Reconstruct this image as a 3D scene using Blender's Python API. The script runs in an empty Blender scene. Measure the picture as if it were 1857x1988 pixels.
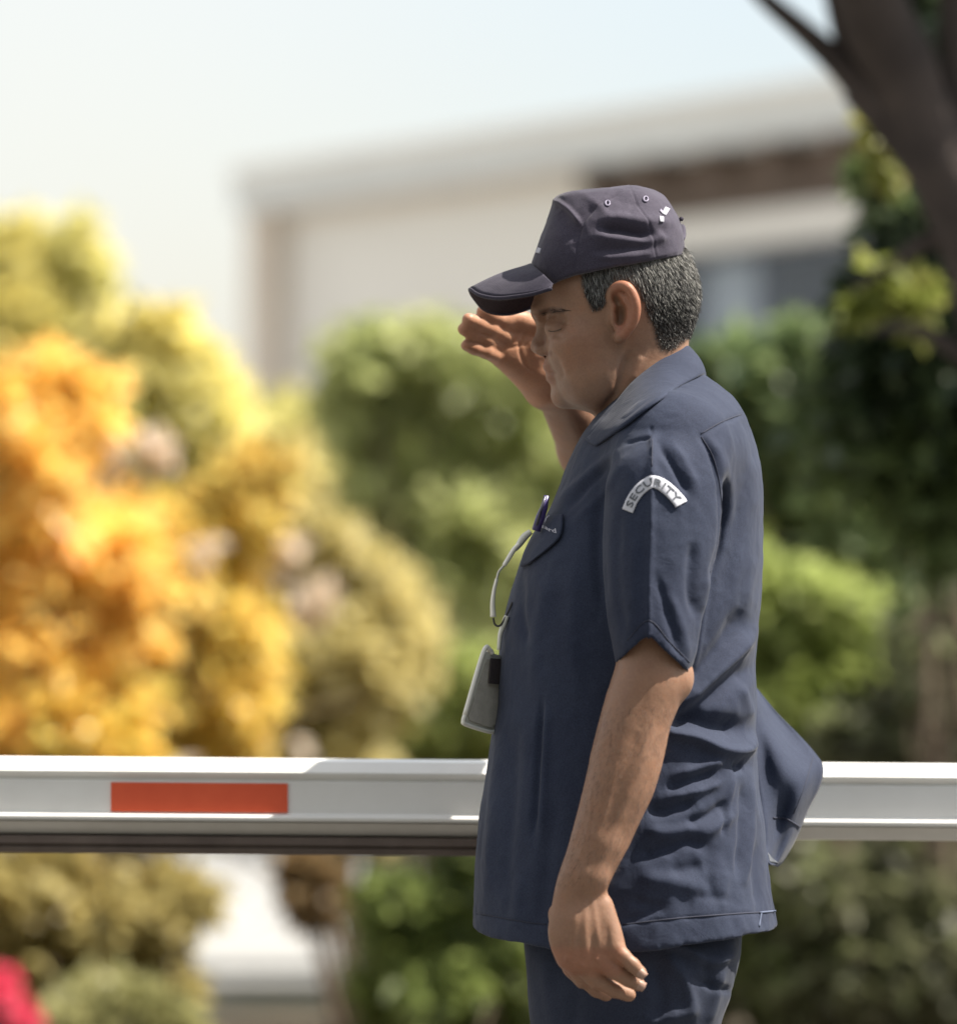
import bpy, bmesh, math, random, time
import numpy as np
from mathutils import Vector, Matrix
from mathutils.bvhtree import BVHTree

T0 = time.time()
R = math.radians
SC = bpy.context.scene
COL = SC.collection
RNG = np.random.default_rng(7)

# ------------------------------------------------------------------ camera, world, sun, exposure
PXM = 1686.0                      # reference pixels per metre at the man's distance
DIST = 6.0
FPX = PXM * DIST
CAM_H = 1.15
PITCH = math.atan((1259 - 994) / FPX)
cam_data = bpy.data.cameras.new('camera')
cam = bpy.data.objects.new('camera', cam_data)
COL.objects.link(cam)
cam.location = (0, 0, CAM_H)
cam.rotation_euler = (R(90) + PITCH, 0, 0)
cam_data.sensor_fit = 'HORIZONTAL'
cam_data.sensor_width = 36
cam_data.lens = 36 * FPX / 1857
cam_data.clip_end = 2000
cam_data.dof.use_dof = True
cam_data.dof.focus_distance = 5.92
cam_data.dof.aperture_fstop = (cam_data.lens / 1000) / 0.061
SC.camera = cam

SUN_EL, SUN_ROT = 55.0, 92.0      # rotation measured clockwise from +Y (away from the camera)
world = bpy.data.worlds.new('World')
SC.world = world
world.use_nodes = True
wn = world.node_tree.nodes
wl = world.node_tree.links
sky = wn.new('ShaderNodeTexSky')
sky.sky_type = 'NISHITA'
sky.sun_disc = False
sky.sun_elevation = R(SUN_EL)
sky.sun_rotation = R(SUN_ROT)
sky.air_density = 1.0
sky.dust_density = 3.0
sky.ozone_density = 1.0
wl.new(sky.outputs[0], wn['Background'].inputs[0])
wn['Background'].inputs[1].default_value = 0.15
# thin bright high cloud over the whole sky, warm glow painted in as a cream tint to the left
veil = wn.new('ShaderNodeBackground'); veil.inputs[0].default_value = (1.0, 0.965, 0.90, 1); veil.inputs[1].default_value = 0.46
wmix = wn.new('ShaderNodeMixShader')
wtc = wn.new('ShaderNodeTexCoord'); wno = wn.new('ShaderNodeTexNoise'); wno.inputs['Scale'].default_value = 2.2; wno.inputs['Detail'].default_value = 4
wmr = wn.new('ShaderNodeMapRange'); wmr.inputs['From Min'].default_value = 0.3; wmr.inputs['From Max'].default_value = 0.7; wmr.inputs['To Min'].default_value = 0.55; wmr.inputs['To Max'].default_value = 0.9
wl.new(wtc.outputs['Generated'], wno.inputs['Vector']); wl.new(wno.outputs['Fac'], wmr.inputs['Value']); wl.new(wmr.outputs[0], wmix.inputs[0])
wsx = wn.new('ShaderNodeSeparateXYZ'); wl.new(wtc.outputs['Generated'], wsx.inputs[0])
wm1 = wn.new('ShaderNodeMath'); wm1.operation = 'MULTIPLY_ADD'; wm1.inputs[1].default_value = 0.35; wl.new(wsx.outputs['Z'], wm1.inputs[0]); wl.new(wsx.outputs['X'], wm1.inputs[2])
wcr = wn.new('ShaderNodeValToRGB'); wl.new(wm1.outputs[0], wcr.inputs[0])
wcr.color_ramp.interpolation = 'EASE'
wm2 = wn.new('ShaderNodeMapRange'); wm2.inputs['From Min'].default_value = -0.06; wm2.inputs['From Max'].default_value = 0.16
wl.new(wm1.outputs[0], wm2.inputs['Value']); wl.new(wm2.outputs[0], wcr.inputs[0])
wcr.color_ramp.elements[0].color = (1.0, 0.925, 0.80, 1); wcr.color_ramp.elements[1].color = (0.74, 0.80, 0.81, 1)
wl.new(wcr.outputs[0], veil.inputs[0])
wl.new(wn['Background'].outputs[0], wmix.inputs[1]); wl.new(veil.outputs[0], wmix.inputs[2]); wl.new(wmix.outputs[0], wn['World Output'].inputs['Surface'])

sun_data = bpy.data.lights.new('sun', 'SUN')
sun_data.energy = 5.0
sun_data.angle = R(0.6)
sun_data.color = (1.0, 0.93, 0.82)
sun = bpy.data.objects.new('sun', sun_data)
COL.objects.link(sun)
sd = Vector((math.cos(R(SUN_EL)) * math.sin(R(SUN_ROT)), math.cos(R(SUN_EL)) * math.cos(R(SUN_ROT)), math.sin(R(SUN_EL))))
sun.rotation_euler = sd.to_track_quat('Z', 'Y').to_euler()
sun.location = (3, 0, 8)

SC.render.engine = 'CYCLES'
SC.view_settings.view_transform = 'Standard'
SC.view_settings.look = 'None'
SC.view_settings.exposure = 1.08
SC.view_settings.gamma = 1
SC.view_settings.use_curve_mapping = False
SC.cycles.use_denoising = True
SC.cycles.max_bounces = 8
SC.cycles.transparent_max_bounces = 8
SC.cycles.sample_clamp_indirect = 8

# ------------------------------------------------------------------ reference pixel <-> place
_cp, _sp = math.cos(PITCH), math.sin(PITCH)
def Q(px, py, dy=0.0):
    """point on the vertical plane y = 6 + dy that the reference pixel looks at"""
    a = (np.asarray(px, float) - 928.5) / FPX
    b = (994.0 - np.asarray(py, float)) / FPX
    Y = DIST + np.asarray(dy, float)
    dyy = _cp - b * _sp
    t = Y / dyy
    return np.stack(np.broadcast_arrays(a * t, Y, CAM_H + t * (_sp + b * _cp)), -1)
def QY(px, py, Y):
    return Q(px, py, Y - DIST)
def proj(P):
    P = np.asarray(P, float)
    x, y, z = P[..., 0], P[..., 1], P[..., 2] - CAM_H
    f = y * _cp + z * _sp
    u = -y * _sp + z * _cp
    return 928.5 + FPX * x / f, 994.0 - FPX * u / f

# ------------------------------------------------------------------ object helpers
def empty(name, loc=(0, 0, 0), **props):
    o = bpy.data.objects.new(name, None)
    o.empty_display_size = 0.1
    o.location = loc
    COL.objects.link(o)
    for k, v in props.items():
        o[k] = v
    return o
def mesh_obj(name, V, F, mat=None, parent=None, smooth=True, uniform=True, **props):
    """V world points; F int array (n,4)/(n,3) or list of lists"""
    me = bpy.data.meshes.new(name)
    V = np.ascontiguousarray(V, dtype=np.float32)
    if isinstance(F, np.ndarray) and F.ndim == 2:
        n, k = F.shape
        me.vertices.add(len(V)); me.vertices.foreach_set('co', V.ravel())
        me.loops.add(n * k); me.loops.foreach_set('vertex_index', np.ascontiguousarray(F, dtype=np.int32).ravel())
        me.polygons.add(n); me.polygons.foreach_set('loop_start', np.arange(0, n * k, k, dtype=np.int32))
        me.update(calc_edges=True)
    else:
        me.from_pydata([tuple(map(float, v)) for v in V], [], [list(map(int, f)) for f in F])
    if smooth:
        me.polygons.foreach_set('use_smooth', np.ones(len(me.polygons), bool))
    me.update()
    o = bpy.data.objects.new(name, me)
    if mat: me.materials.append(mat)
    COL.objects.link(o)
    if parent is not None:
        o.parent = parent
        M = parent_world(parent)
        o.matrix_parent_inverse = M.inverted()
    for k, v in props.items():
        o[k] = v
    return o
def parent_world(p):
    M = Matrix.LocRotScale(p.location, p.rotation_euler, p.scale)
    if p.parent is not None:
        M = parent_world(p.parent) @ p.matrix_parent_inverse @ M
    return M
def set_color(me, name, C):
    at = me.attributes.new(name, 'FLOAT_COLOR', 'POINT')
    C = np.concatenate([C, np.ones((len(C), 1))], 1) if C.shape[1] == 3 else C
    at.data.foreach_set('color', np.ascontiguousarray(C, dtype=np.float32).ravel())

def box(c, s):
    c = np.array(c, float); s = np.array(s, float) / 2
    V = np.array([[x, y, z] for x in (-1, 1) for y in (-1, 1) for z in (-1, 1)], float) * s + c
    F = [[0, 1, 3, 2], [4, 6, 7, 5], [0, 4, 5, 1], [2, 3, 7, 6], [0, 2, 6, 4], [1, 5, 7, 3]]
    return V, F
def bevel_box(name, c, s, mat, parent=None, bev=0.01, **props):
    V, F = box((0, 0, 0), s)
    bm = bmesh.new()
    vs = [bm.verts.new(v + np.array(c)) for v in V]
    for f in F: bm.faces.new([vs[i] for i in f])
    bmesh.ops.bevel(bm, geom=list(bm.edges), offset=bev, segments=2, affect='EDGES', profile=0.5)
    bmesh.ops.recalc_face_normals(bm, faces=bm.faces)
    V = np.array([v.co[:] for v in bm.verts]); bm.verts.index_update()
    F = [[v.index for v in f.verts] for f in bm.faces]
    bm.free()
    return mesh_obj(name, V, F, mat, parent, smooth=False, **props)
def tube(path, rad, seg=8, cap=True):
    P = np.asarray(path, float); n = len(P)
    rad = np.broadcast_to(np.asarray(rad, float), (n,))
    Tn = np.gradient(P, axis=0); Tn /= np.linalg.norm(Tn, axis=1)[:, None] + 1e-12
    up = np.array([0, 0, 1.0]) if abs(Tn[0][2]) < 0.9 else np.array([1.0, 0, 0])
    V = []; N = np.cross(Tn[0], up); N /= np.linalg.norm(N)
    for i in range(n):
        N = N - Tn[i] * (N @ Tn[i]); N /= np.linalg.norm(N) + 1e-12
        B = np.cross(Tn[i], N)
        a = np.linspace(0, 2 * np.pi, seg, endpoint=False)
        V.append(P[i] + rad[i] * (np.cos(a)[:, None] * N + np.sin(a)[:, None] * B))
    V = np.concatenate(V)
    F = []
    for i in range(n - 1):
        for j in range(seg):
            F.append([i * seg + j, i * seg + (j + 1) % seg, (i + 1) * seg + (j + 1) % seg, (i + 1) * seg + j])
    if cap:
        F.append(list(range(seg))[::-1]); F.append([(n - 1) * seg + j for j in range(seg)])
    return V, F
def merge(parts):
    V, F, o = [], [], 0
    for v, f in parts:
        V.append(np.asarray(v, float)); F += [[i + o for i in g] for g in f]; o += len(v)
    return np.concatenate(V), F
def spline(pts, n):
    """Catmull-Rom through pts"""
    P = np.asarray(pts, float)
    P = np.concatenate([2 * P[:1] - P[1:2], P, 2 * P[-1:] - P[-2:-1]])
    m = len(P) - 3
    t = np.linspace(0, m - 1e-9, n); i = t.astype(int); f = (t - i)[:, None]
    a, b, c, d = P[i], P[i + 1], P[i + 2], P[i + 3]
    return 0.5 * (2 * b + (c - a) * f + (2 * a - 5 * b + 4 * c - d) * f ** 2 + (3 * b - a - 3 * c + d) * f ** 3)
def grid_faces(n, m, closed=False):
    F = []
    for i in range(n - 1):
        for j in range(m if closed else m - 1):
            F.append([i * m + j, i * m + (j + 1) % m, (i + 1) * m + (j + 1) % m, (i + 1) * m + j])
    return F
def thicken(V, F, t, N=None):
    """give an open sheet real thickness"""
    V = np.asarray(V, float); n = len(V)
    N = np.zeros((n, 3)); edges = {}
    for f in F:
        p = V[list(f)]; c = np.zeros(3)
        for i in range(1, len(f) - 1): c += np.cross(p[i] - p[0], p[i + 1] - p[0])
        for i in f: N[i] += c
        for a, b in zip(f, list(f[1:]) + [f[0]]):
            if (b, a) in edges: del edges[(b, a)]
            else: edges[(a, b)] = 1
    N /= np.linalg.norm(N, axis=1)[:, None] + 1e-15
    return np.concatenate([V + N * t / 2, V - N * t / 2]), [list(f) for f in F] + [[i + n for i in f[::-1]] for f in F] + [[b, a, a + n, b + n] for a, b in edges]

# ------------------------------------------------------------------ noise
_perm = RNG.integers(0, 2 ** 31, size=4096)
def vnoise(P):
    P = np.asarray(P, float)
    i = np.floor(P).astype(np.int64); f = P - i; f = f * f * (3 - 2 * f)
    def h(x, y, z):
        return _perm[(x * 73856093 ^ y * 19349663 ^ z * 83492791) & 4095] / 2.0 ** 31
    r = 0
    for dx in (0, 1):
        for dy in (0, 1):
            for dz in (0, 1):
                w = (f[..., 0] if dx else 1 - f[..., 0]) * (f[..., 1] if dy else 1 - f[..., 1]) * (f[..., 2] if dz else 1 - f[..., 2])
                r = r + w * h(i[..., 0] + dx, i[..., 1] + dy, i[..., 2] + dz)
    return r * 2 - 1
def fbm(P, o=3):
    r, a = 0, 1.0
    for k in range(o):
        r = r + a * vnoise(P * 2 ** k + k * 17.3); a *= 0.5
    return r

# ------------------------------------------------------------------ signed distance modelling
def smin(a, b, k):
    if k <= 0: return np.minimum(a, b)
    h = np.maximum(k - np.abs(a - b), 0) / k
    return np.minimum(a, b) - h * h * k * 0.25
class Cone:
    def __init__(s, a, b, ra, rb, k=0.01, op='u'):
        s.a, s.b, s.ra, s.rb, s.k, s.op = np.array(a, float), np.array(b, float), ra, rb, k, op
        s.c = (s.a + s.b) / 2; s.r = np.linalg.norm(s.a - s.b) / 2 + max(ra, rb)
    def d(s, P):
        ab = s.b - s.a; t = np.clip(((P - s.a) @ ab) / max(ab @ ab, 1e-12), 0, 1)
        return np.linalg.norm(P - s.a - t[:, None] * ab, axis=1) - (s.ra + (s.rb - s.ra) * t)
class Ell:
    def __init__(s, c, rad, rot=(0, 0, 0), k=0.01, op='u'):
        s.c, s.rad, s.k, s.op = np.array(c, float), np.array(rad, float), k, op
        from mathutils import Euler
        s.M = np.array(Euler(rot).to_matrix()); s.r = max(rad)
    def d(s, P):
        p = (P - s.c) @ s.M
        k0 = np.linalg.norm(p / s.rad, axis=1); k1 = np.linalg.norm(p / s.rad ** 2, axis=1) + 1e-9
        return k0 * (k0 - 1) / k1
class Column:
    """stack of horizontal superellipse sections given in reference pixels: (v, x0, x1, y_centre, half_width[, xc_fraction])"""
    def __init__(s, rows, n=2.2, k=0.01, op='u', sig=0.006, post=None, xcf=0.5, xc=None, cap=0.01):
        A = []
        for r in rows:
            v, x0, x1, yc, hw = r[:5]
            fr = r[5] if len(r) > 5 else xcf
            p0, p1 = Q(x0, v, yc), Q(x1, v, yc)
            A.append([p0[2], p0[0], p1[0], yc + DIST, hw, p0[0] + (p1[0] - p0[0]) * fr])
        A = np.array(A); A = A[np.argsort(A[:, 0])]
        z = np.arange(A[0, 0], A[-1, 0], 0.001)
        T = np.stack([np.interp(z, A[:, 0], A[:, i]) for i in range(1, 6)], 1)
        m = int(3 * sig / 0.001)
        if m > 0:
            ker = np.exp(-0.5 * (np.arange(-m, m + 1) * 0.001 / sig) ** 2); ker /= ker.sum()
            # linear extrapolation padding keeps the ends where they are
            pad0 = T[:1] + (T[:1] - T[1:2]) * np.arange(m, 0, -1)[:, None]; pad1 = T[-1:] + (T[-1:] - T[-2:-1]) * np.arange(1, m + 1)[:, None]
            TP = np.concatenate([pad0, T, pad1])
            T = np.stack([np.convolve(TP[:, i], ker, 'valid') for i in range(5)], 1)
        s.z, s.T, s.n, s.k, s.op, s.post, s.cap = z, T, n, k, op, post, cap
        lo = np.array([T[:, 0].min(), (T[:, 2] - T[:, 3]).min(), z[0]]); hi = np.array([T[:, 1].max(), (T[:, 2] + T[:, 3]).max(), z[-1]])
        s.c = (lo + hi) / 2; s.r = np.linalg.norm(hi - lo) / 2
    def d(s, P):
        x, y, z = P[:, 0], P[:, 1], P[:, 2]
        i = np.clip((z - s.z[0]) / 0.001, 0, len(s.z) - 1.001); i0 = i.astype(int); f = i - i0
        t = s.T[i0] * (1 - f)[:, None] + s.T[i0 + 1] * f[:, None]
        x0, x1, yc, b, xc = t.T
        dx = x - xc; a = np.where(dx < 0, xc - x0, x1 - xc)
        r = ((np.abs(dx) / a) ** s.n + (np.abs(y - yc) / b) ** s.n) ** (1 / s.n)
        d = (r - 1) * np.minimum(a, b)
        dz = np.maximum(s.z[0] - z, z - s.z[-1])
        c = s.cap
        if c > 0:   # rounded caps
            d = np.where((d > -c) & (dz > -c), np.sqrt(np.maximum(d + c, 0) ** 2 + np.maximum(dz + c, 0) ** 2) - c, np.maximum(d, dz))
        else:
            d = np.maximum(d, dz)
        if s.post is not None: d = s.post(d, P)
        return d
def fuse(prims, P, cc, cr, margin=0.05):
    d = np.full(len(P), 1.0)
    for p in prims:
        if cc is not None and np.linalg.norm(p.c - cc) > cr + p.r + margin: continue
        e = p.d(P)
        if p.op == 'u': d = smin(d, e, p.k)
        elif p.op == 's': d = -smin(-d, e, p.k)
        elif p.op == 'i': d = -smin(-d, -e, p.k)
    return d
def surfnet(prims, lo, hi, h, B=8, relax=2, fn=None):
    lo = np.array(lo, float); hi = np.array(hi, float)
    nb = np.ceil((hi - lo) / (h * B)).astype(int)
    dims = nb * B + 1
    bi = np.stack(np.meshgrid(*[np.arange(n) for n in nb], indexing='ij'), -1).reshape(-1, 3)
    ctr = lo + (bi + 0.5) * B * h
    F = (lambda P, cc, cr: fuse(prims, P, cc, cr)) if fn is None else fn
    fc = F(ctr, None, None)
    act = np.abs(fc) < B * h * 0.5 * 1.733 * 1.5 + 0.004
    Vv = np.ones(dims, np.float32)
    for b in bi[(~act) & (fc < 0)]:
        Vv[b[0] * B:b[0] * B + B + 1, b[1] * B:b[1] * B + B + 1, b[2] * B:b[2] * B + B + 1] = -1
    ab = bi[act]
    off = np.stack(np.meshgrid(*[np.arange(B + 1)] * 3, indexing='ij'), -1).reshape(-1, 3)
    key = (ab // 3); order = np.lexsort(key.T); ab = ab[order]; key = key[order]
    cut = np.nonzero(np.any(np.diff(key, axis=0) != 0, axis=1))[0] + 1
    for g in np.split(ab, cut):
        if not len(g): continue
        I = (g[:, None, :] * B + off[None]).reshape(-1, 3)
        P = lo + I * h
        cc = (P.min(0) + P.max(0)) / 2; cr = np.linalg.norm(P.max(0) - P.min(0)) / 2
        Vv[I[:, 0], I[:, 1], I[:, 2]] = F(P, cc, cr)
    offc = np.stack(np.meshgrid(*[np.arange(B)] * 3, indexing='ij'), -1).reshape(-1, 3)
    C = (ab[:, None, :] * B + offc[None]).reshape(-1, 3)
    S = Vv < 0
    cor = np.array([[i, j, k] for i in (0, 1) for j in (0, 1) for k in (0, 1)])
    cnt = np.zeros(len(C), np.int8)
    for c in cor: cnt += S[C[:, 0] + c[0], C[:, 1] + c[1], C[:, 2] + c[2]]
    C = C[(cnt > 0) & (cnt < 8)]
    st = np.array([dims[1] * dims[2], dims[2], 1], np.int64)
    flat = C @ st; o = np.argsort(flat); C = C[o]; flat = flat[o]
    acc = np.zeros((len(C), 3)); num = np.zeros(len(C))
    val = [Vv[C[:, 0] + c[0], C[:, 1] + c[1], C[:, 2] + c[2]].astype(float) for c in cor]
    for a in range(8):
        for ax in range(3):
            if cor[a][ax] == 0:
                b = a + (4, 2, 1)[ax]
                m = (val[a] < 0) != (val[b] < 0)
                t = np.where(m, val[a] / (val[a] - val[b] + 1e-30), 0)
                p = cor[a][None, :] + np.zeros((len(C), 3)); p[:, ax] += t
                acc += p * m[:, None]; num += m
    Vt = lo + (C + acc / num[:, None]) * h
    Fs = []
    for ax in range(3):
        e = np.zeros(3, int); e[ax] = 1
        a = S[C[:, 0], C[:, 1], C[:, 2]]; b = S[C[:, 0] + e[0], C[:, 1] + e[1], C[:, 2] + e[2]]
        u, w = [(1, 2), (2, 0), (0, 1)][ax]
        ok = (a != b) & (C[:, u] > 0) & (C[:, w] > 0)
        Ck = C[ok]; fl = Ck @ st
        q = np.stack([fl, fl - st[u], fl - st[u] - st[w], fl - st[w]], 1)
        idx = np.searchsorted(flat, q); idx = np.clip(idx, 0, len(flat) - 1)
        good = (flat[idx] == q).all(1)
        idx = idx[good]; aa = a[ok][good]
        idx[~aa] = idx[~aa][:, ::-1]
        Fs.append(idx)
    Fq = np.concatenate(Fs)
    E = np.concatenate([Fq[:, [0, 1]], Fq[:, [1, 2]], Fq[:, [2, 3]], Fq[:, [3, 0]]])
    for _ in range(relax):
        s = np.stack([np.bincount(E[:, 0], Vt[E[:, 1], i], len(Vt)) + np.bincount(E[:, 1], Vt[E[:, 0], i], len(Vt)) for i in range(3)], 1)
        n = np.bincount(E[:, 0], minlength=len(Vt)) + np.bincount(E[:, 1], minlength=len(Vt))
        Vt = 0.4 * Vt + 0.6 * s / np.maximum(n, 1)[:, None]
    return Vt, Fq
def vnormals(V, F):
    n = np.cross(V[F[:, 2]] - V[F[:, 0]], V[F[:, 3]] - V[F[:, 1]])
    N = np.stack([sum(np.bincount(F[:, j], n[:, i], len(V)) for j in range(4)) for i in range(3)], 1)
    return N / (np.linalg.norm(N, axis=1)[:, None] + 1e-12)
def blur_field(F, nV, x, it=3):
    E = np.concatenate([F[:, [0, 1]], F[:, [1, 2]], F[:, [2, 3]], F[:, [3, 0]]])
    n = np.bincount(E[:, 0], minlength=nV) + np.bincount(E[:, 1], minlength=nV)
    for _ in range(it):
        x = 0.4 * x + 0.6 * (np.bincount(E[:, 0], x[E[:, 1]], nV) + np.bincount(E[:, 1], x[E[:, 0]], nV)) / np.maximum(n, 1)
    return x
def seg_dist(u, v, pts):
    """distance of (u,v) to a polyline and the 0..1 position along it"""
    pts = np.asarray(pts, float); L = np.r_[0, np.cumsum(np.linalg.norm(np.diff(pts, axis=0), axis=1))]
    best = np.full(len(u), 1e9); tt = np.zeros(len(u))
    for i in range(len(pts) - 1):
        a, b = pts[i], pts[i + 1]; ab = b - a; l2 = ab @ ab
        t = np.clip(((u - a[0]) * ab[0] + (v - a[1]) * ab[1]) / l2, 0, 1)
        d = np.hypot(u - a[0] - t * ab[0], v - a[1] - t * ab[1])
        m = d < best
        best[m] = d[m]; tt[m] = ((L[i] + t * (L[i + 1] - L[i])) / L[-1])[m]
    return best, tt
def strokes(V, N, S, side=-1):
    """folds: (polyline in reference px, width px, amplitude mm, kind); near side only unless side=0"""
    u, v = proj(V)
    D = np.zeros(len(V))
    face = np.clip((-N[:, 1] * (1 if side == -1 else -1) + 0.15) / 0.4, 0, 1) if side else np.ones(len(V))
    for s in S:
        pts, w, amp = s[0], s[1], s[2]; kind = s[3] if len(s) > 3 else 'g'
        pts = spline(pts, 4 * len(pts)) if len(pts) > 2 else np.asarray(pts, float)
        lo = pts.min(0) - 3.5 * w; hi = pts.max(0) + 3.5 * w
        m = np.nonzero((u > lo[0]) & (u < hi[0]) & (v > lo[1]) & (v < hi[1]))[0]
        if not len(m): continue
        d, t = seg_dist(u[m], v[m], pts)
        if kind == 'g': p = np.exp(-(d / w) ** 2)
        elif kind == 's': p = np.exp(-np.abs(d / w) * 1.4)
        elif kind == 'c': p = np.exp(-(d / w) ** 2) - 0.45 * np.exp(-((d - 1.9 * w) / w) ** 2)
        if kind != 's': p = p * np.clip(np.minimum(t, 1 - t) / 0.2 + 0.15, 0, 1) ** 0.7
        D[m] += amp * 0.001 * p
    return D * face
def inside(u, v, poly):
    poly = np.asarray(poly, float); r = np.zeros(len(u), bool)
    j = len(poly) - 1
    for i in range(len(poly)):
        xi, yi = poly[i]; xj, yj = poly[j]
        c = ((yi > v) != (yj > v)) & (u < (xj - xi) * (v - yi) / (yj - yi + 1e-12) + xi)
        r ^= c; j = i
    return r
class Drape:
    """lay reference-pixel outlines on a surface, seen along the line of sight"""
    def __init__(s, V, F):
        s.t = BVHTree.FromPolygons([tuple(v) for v in V], [tuple(int(i) for i in f) for f in F])
    def __call__(s, uv, lift=0.001, fallback=-0.2):
        out = []; uv = np.asarray(uv, float)
        for a, b in uv:
            p = Q(a, b, 0.0); o = Vector((0, 0, CAM_H)); d = (Vector(p) - o).normalized()
            loc, nor, i, dist = s.t.ray_cast(o, d)
            out.append(None if loc is None else np.array(loc - d * lift))
        hit = [i for i, p_ in enumerate(out) if p_ is not None]
        for i, p_ in enumerate(out):        # past the edge: keep the depth of the nearest point that lies on the surface
            if p_ is None:
                if hit:
                    j = min(hit, key=lambda q: (uv[q][0] - uv[i][0]) ** 2 + (uv[q][1] - uv[i][1]) ** 2)
                    out[i] = Q(uv[i][0], uv[i][1], out[j][1] - DIST)
                else: out[i] = Q(uv[i][0], uv[i][1], fallback)
        return np.array(out)
# ------------------------------------------------------------------ materials
def mat(name, base=(0.5, 0.5, 0.5), rough=0.6, **kw):
    m = bpy.data.materials.new(name); m.use_nodes = True
    b = m.node_tree.nodes['Principled BSDF']
    b.inputs['Base Color'].default_value = (*base, 1)
    b.inputs['Roughness'].default_value = rough
    for k, v in kw.items():
        b.inputs[k].default_value = v
    return m
def nodes(m): return m.node_tree.nodes, m.node_tree.links, m.node_tree.nodes['Principled BSDF']
def coords(m, scale=1.0):
    n, l, b = nodes(m)
    g = n.new('ShaderNodeNewGeometry')
    v = n.new('ShaderNodeVectorMath'); v.operation = 'SCALE'; v.inputs['Scale'].default_value = scale
    l.new(g.outputs['Position'], v.inputs[0])
    return v.outputs[0]
def noise_node(m, co, scale, detail=3, rough=0.5, dist=0):
    n, l, b = nodes(m)
    t = n.new('ShaderNodeTexNoise'); t.inputs['Scale'].default_value = scale; t.inputs['Detail'].default_value = detail
    t.inputs['Roughness'].default_value = rough; t.inputs['Distortion'].default_value = dist
    l.new(co, t.inputs['Vector']); return t.outputs['Fac']
def ramp(m, fac, stops):
    n, l, b = nodes(m)
    r = n.new('ShaderNodeValToRGB'); e = r.color_ramp.elements
    e[0].position, e[0].color = stops[0][0], (*stops[0][1], 1)
    e[1].position, e[1].color = stops[-1][0], (*stops[-1][1], 1)
    for p, c in stops[1:-1]:
        x = e.new(p); x.color = (*c, 1)
    l.new(fac, r.inputs[0]); return r.outputs[0]
def bump(m, h, strength=0.3, dist=0.001, prev=None):
    n, l, b = nodes(m)
    u = n.new('ShaderNodeBump'); u.inputs['Strength'].default_value = strength; u.inputs['Distance'].default_value = dist
    l.new(h, u.inputs['Height'])
    if prev is not None: l.new(prev, u.inputs['Normal'])
    l.new(u.outputs[0], b.inputs['Normal']); return u.outputs[0]
def mixc(m, a, b_, fac, mode='MULTIPLY'):
    n, l, b = nodes(m)
    x = n.new('ShaderNodeMix'); x.data_type = 'RGBA'; x.blend_type = mode
    for s, v in ((x.inputs['Factor'], fac), (x.inputs['A'], a), (x.inputs['B'], b_)):
        if hasattr(v, 'is_output') or isinstance(v, bpy.types.NodeSocket): l.new(v, s)
        elif isinstance(v, tuple): s.default_value = (*v, 1)
        else: s.default_value = v
    return x.outputs['Result']
def attr(m, name):
    n, l, b = nodes(m)
    a = n.new('ShaderNodeAttribute'); a.attribute_name = name; return a.outputs['Color']

def fabric(name, c0, c1, weave=900, sheen=0.06, rough=0.85):
    m = mat(name, c0, rough)
    n, l, b = nodes(m)
    b.inputs['Sheen Weight'].default_value = sheen
    b.inputs['Sheen Roughness'].default_value = 0.45
    b.inputs['Specular IOR Level'].default_value = 0.25
    co = coords(m)
    big = noise_node(m, co, 9, 4, 0.55)
    c = ramp(m, big, [(0.3, c0), (0.7, c1)])
    fine = noise_node(m, co, 700, 2, 0.6)
    c2 = ramp(m, fine, [(0.3, (0.70, 0.70, 0.74)), (0.7, (1.25, 1.25, 1.22))])
    c = mixc(m, c, c2, 1.0)
    l.new(c, b.inputs['Base Color'])
    # twill: two crossed waves
    w = []
    for i, rot in enumerate(((0, R(45), 0), (0, R(-45), 0))):
        mp = n.new('ShaderNodeMapping'); mp.inputs['Rotation'].default_value = rot
        l.new(co, mp.inputs['Vector'])
        t = n.new('ShaderNodeTexWave'); t.inputs['Scale'].default_value = weave / 6.28; t.inputs['Distortion'].default_value = 1.0
        l.new(mp.outputs[0], t.inputs['Vector']); w.append(t.outputs['Fac'])
    ad = n.new('ShaderNodeMath'); ad.operation = 'ADD'; l.new(w[0], ad.inputs[0]); l.new(w[1], ad.inputs[1])
    p = bump(m, ad.outputs[0], 0.12, 0.0003)
    wr = noise_node(m, co, 38, 4, 0.6, 0.6)
    bump(m, wr, 0.35, 0.0035, p)
    return m

M_SHIRT = fabric('navy_uniform_cloth', (0.018, 0.024, 0.048), (0.031, 0.040, 0.070))
M_TROUSER = fabric('navy_trouser_cloth', (0.018, 0.024, 0.044), (0.030, 0.037, 0.062))
M_CAP = fabric('dark_purple_cap_cloth', (0.036, 0.032, 0.050), (0.062, 0.054, 0.078), sheen=0.12)
M_CAPU = fabric('brim_underside_cloth', (0.045, 0.03, 0.035), (0.06, 0.042, 0.046), sheen=0.03)
M_COLLAR = M_SHIRT
M_THREAD = mat('pale_thread', (0.42, 0.42, 0.48), 0.8)
M_NAVYTHREAD = mat('navy_thread', (0.02, 0.024, 0.045), 0.8)
M_PATCH = mat('white_patch_twill', (0.55, 0.56, 0.63), 0.95)
M_LETTER = mat('grey_green_lettering', (0.11, 0.12, 0.14), 0.9)
M_BUTTON = mat('dark_button', (0.03, 0.032, 0.045), 0.35)

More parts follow.
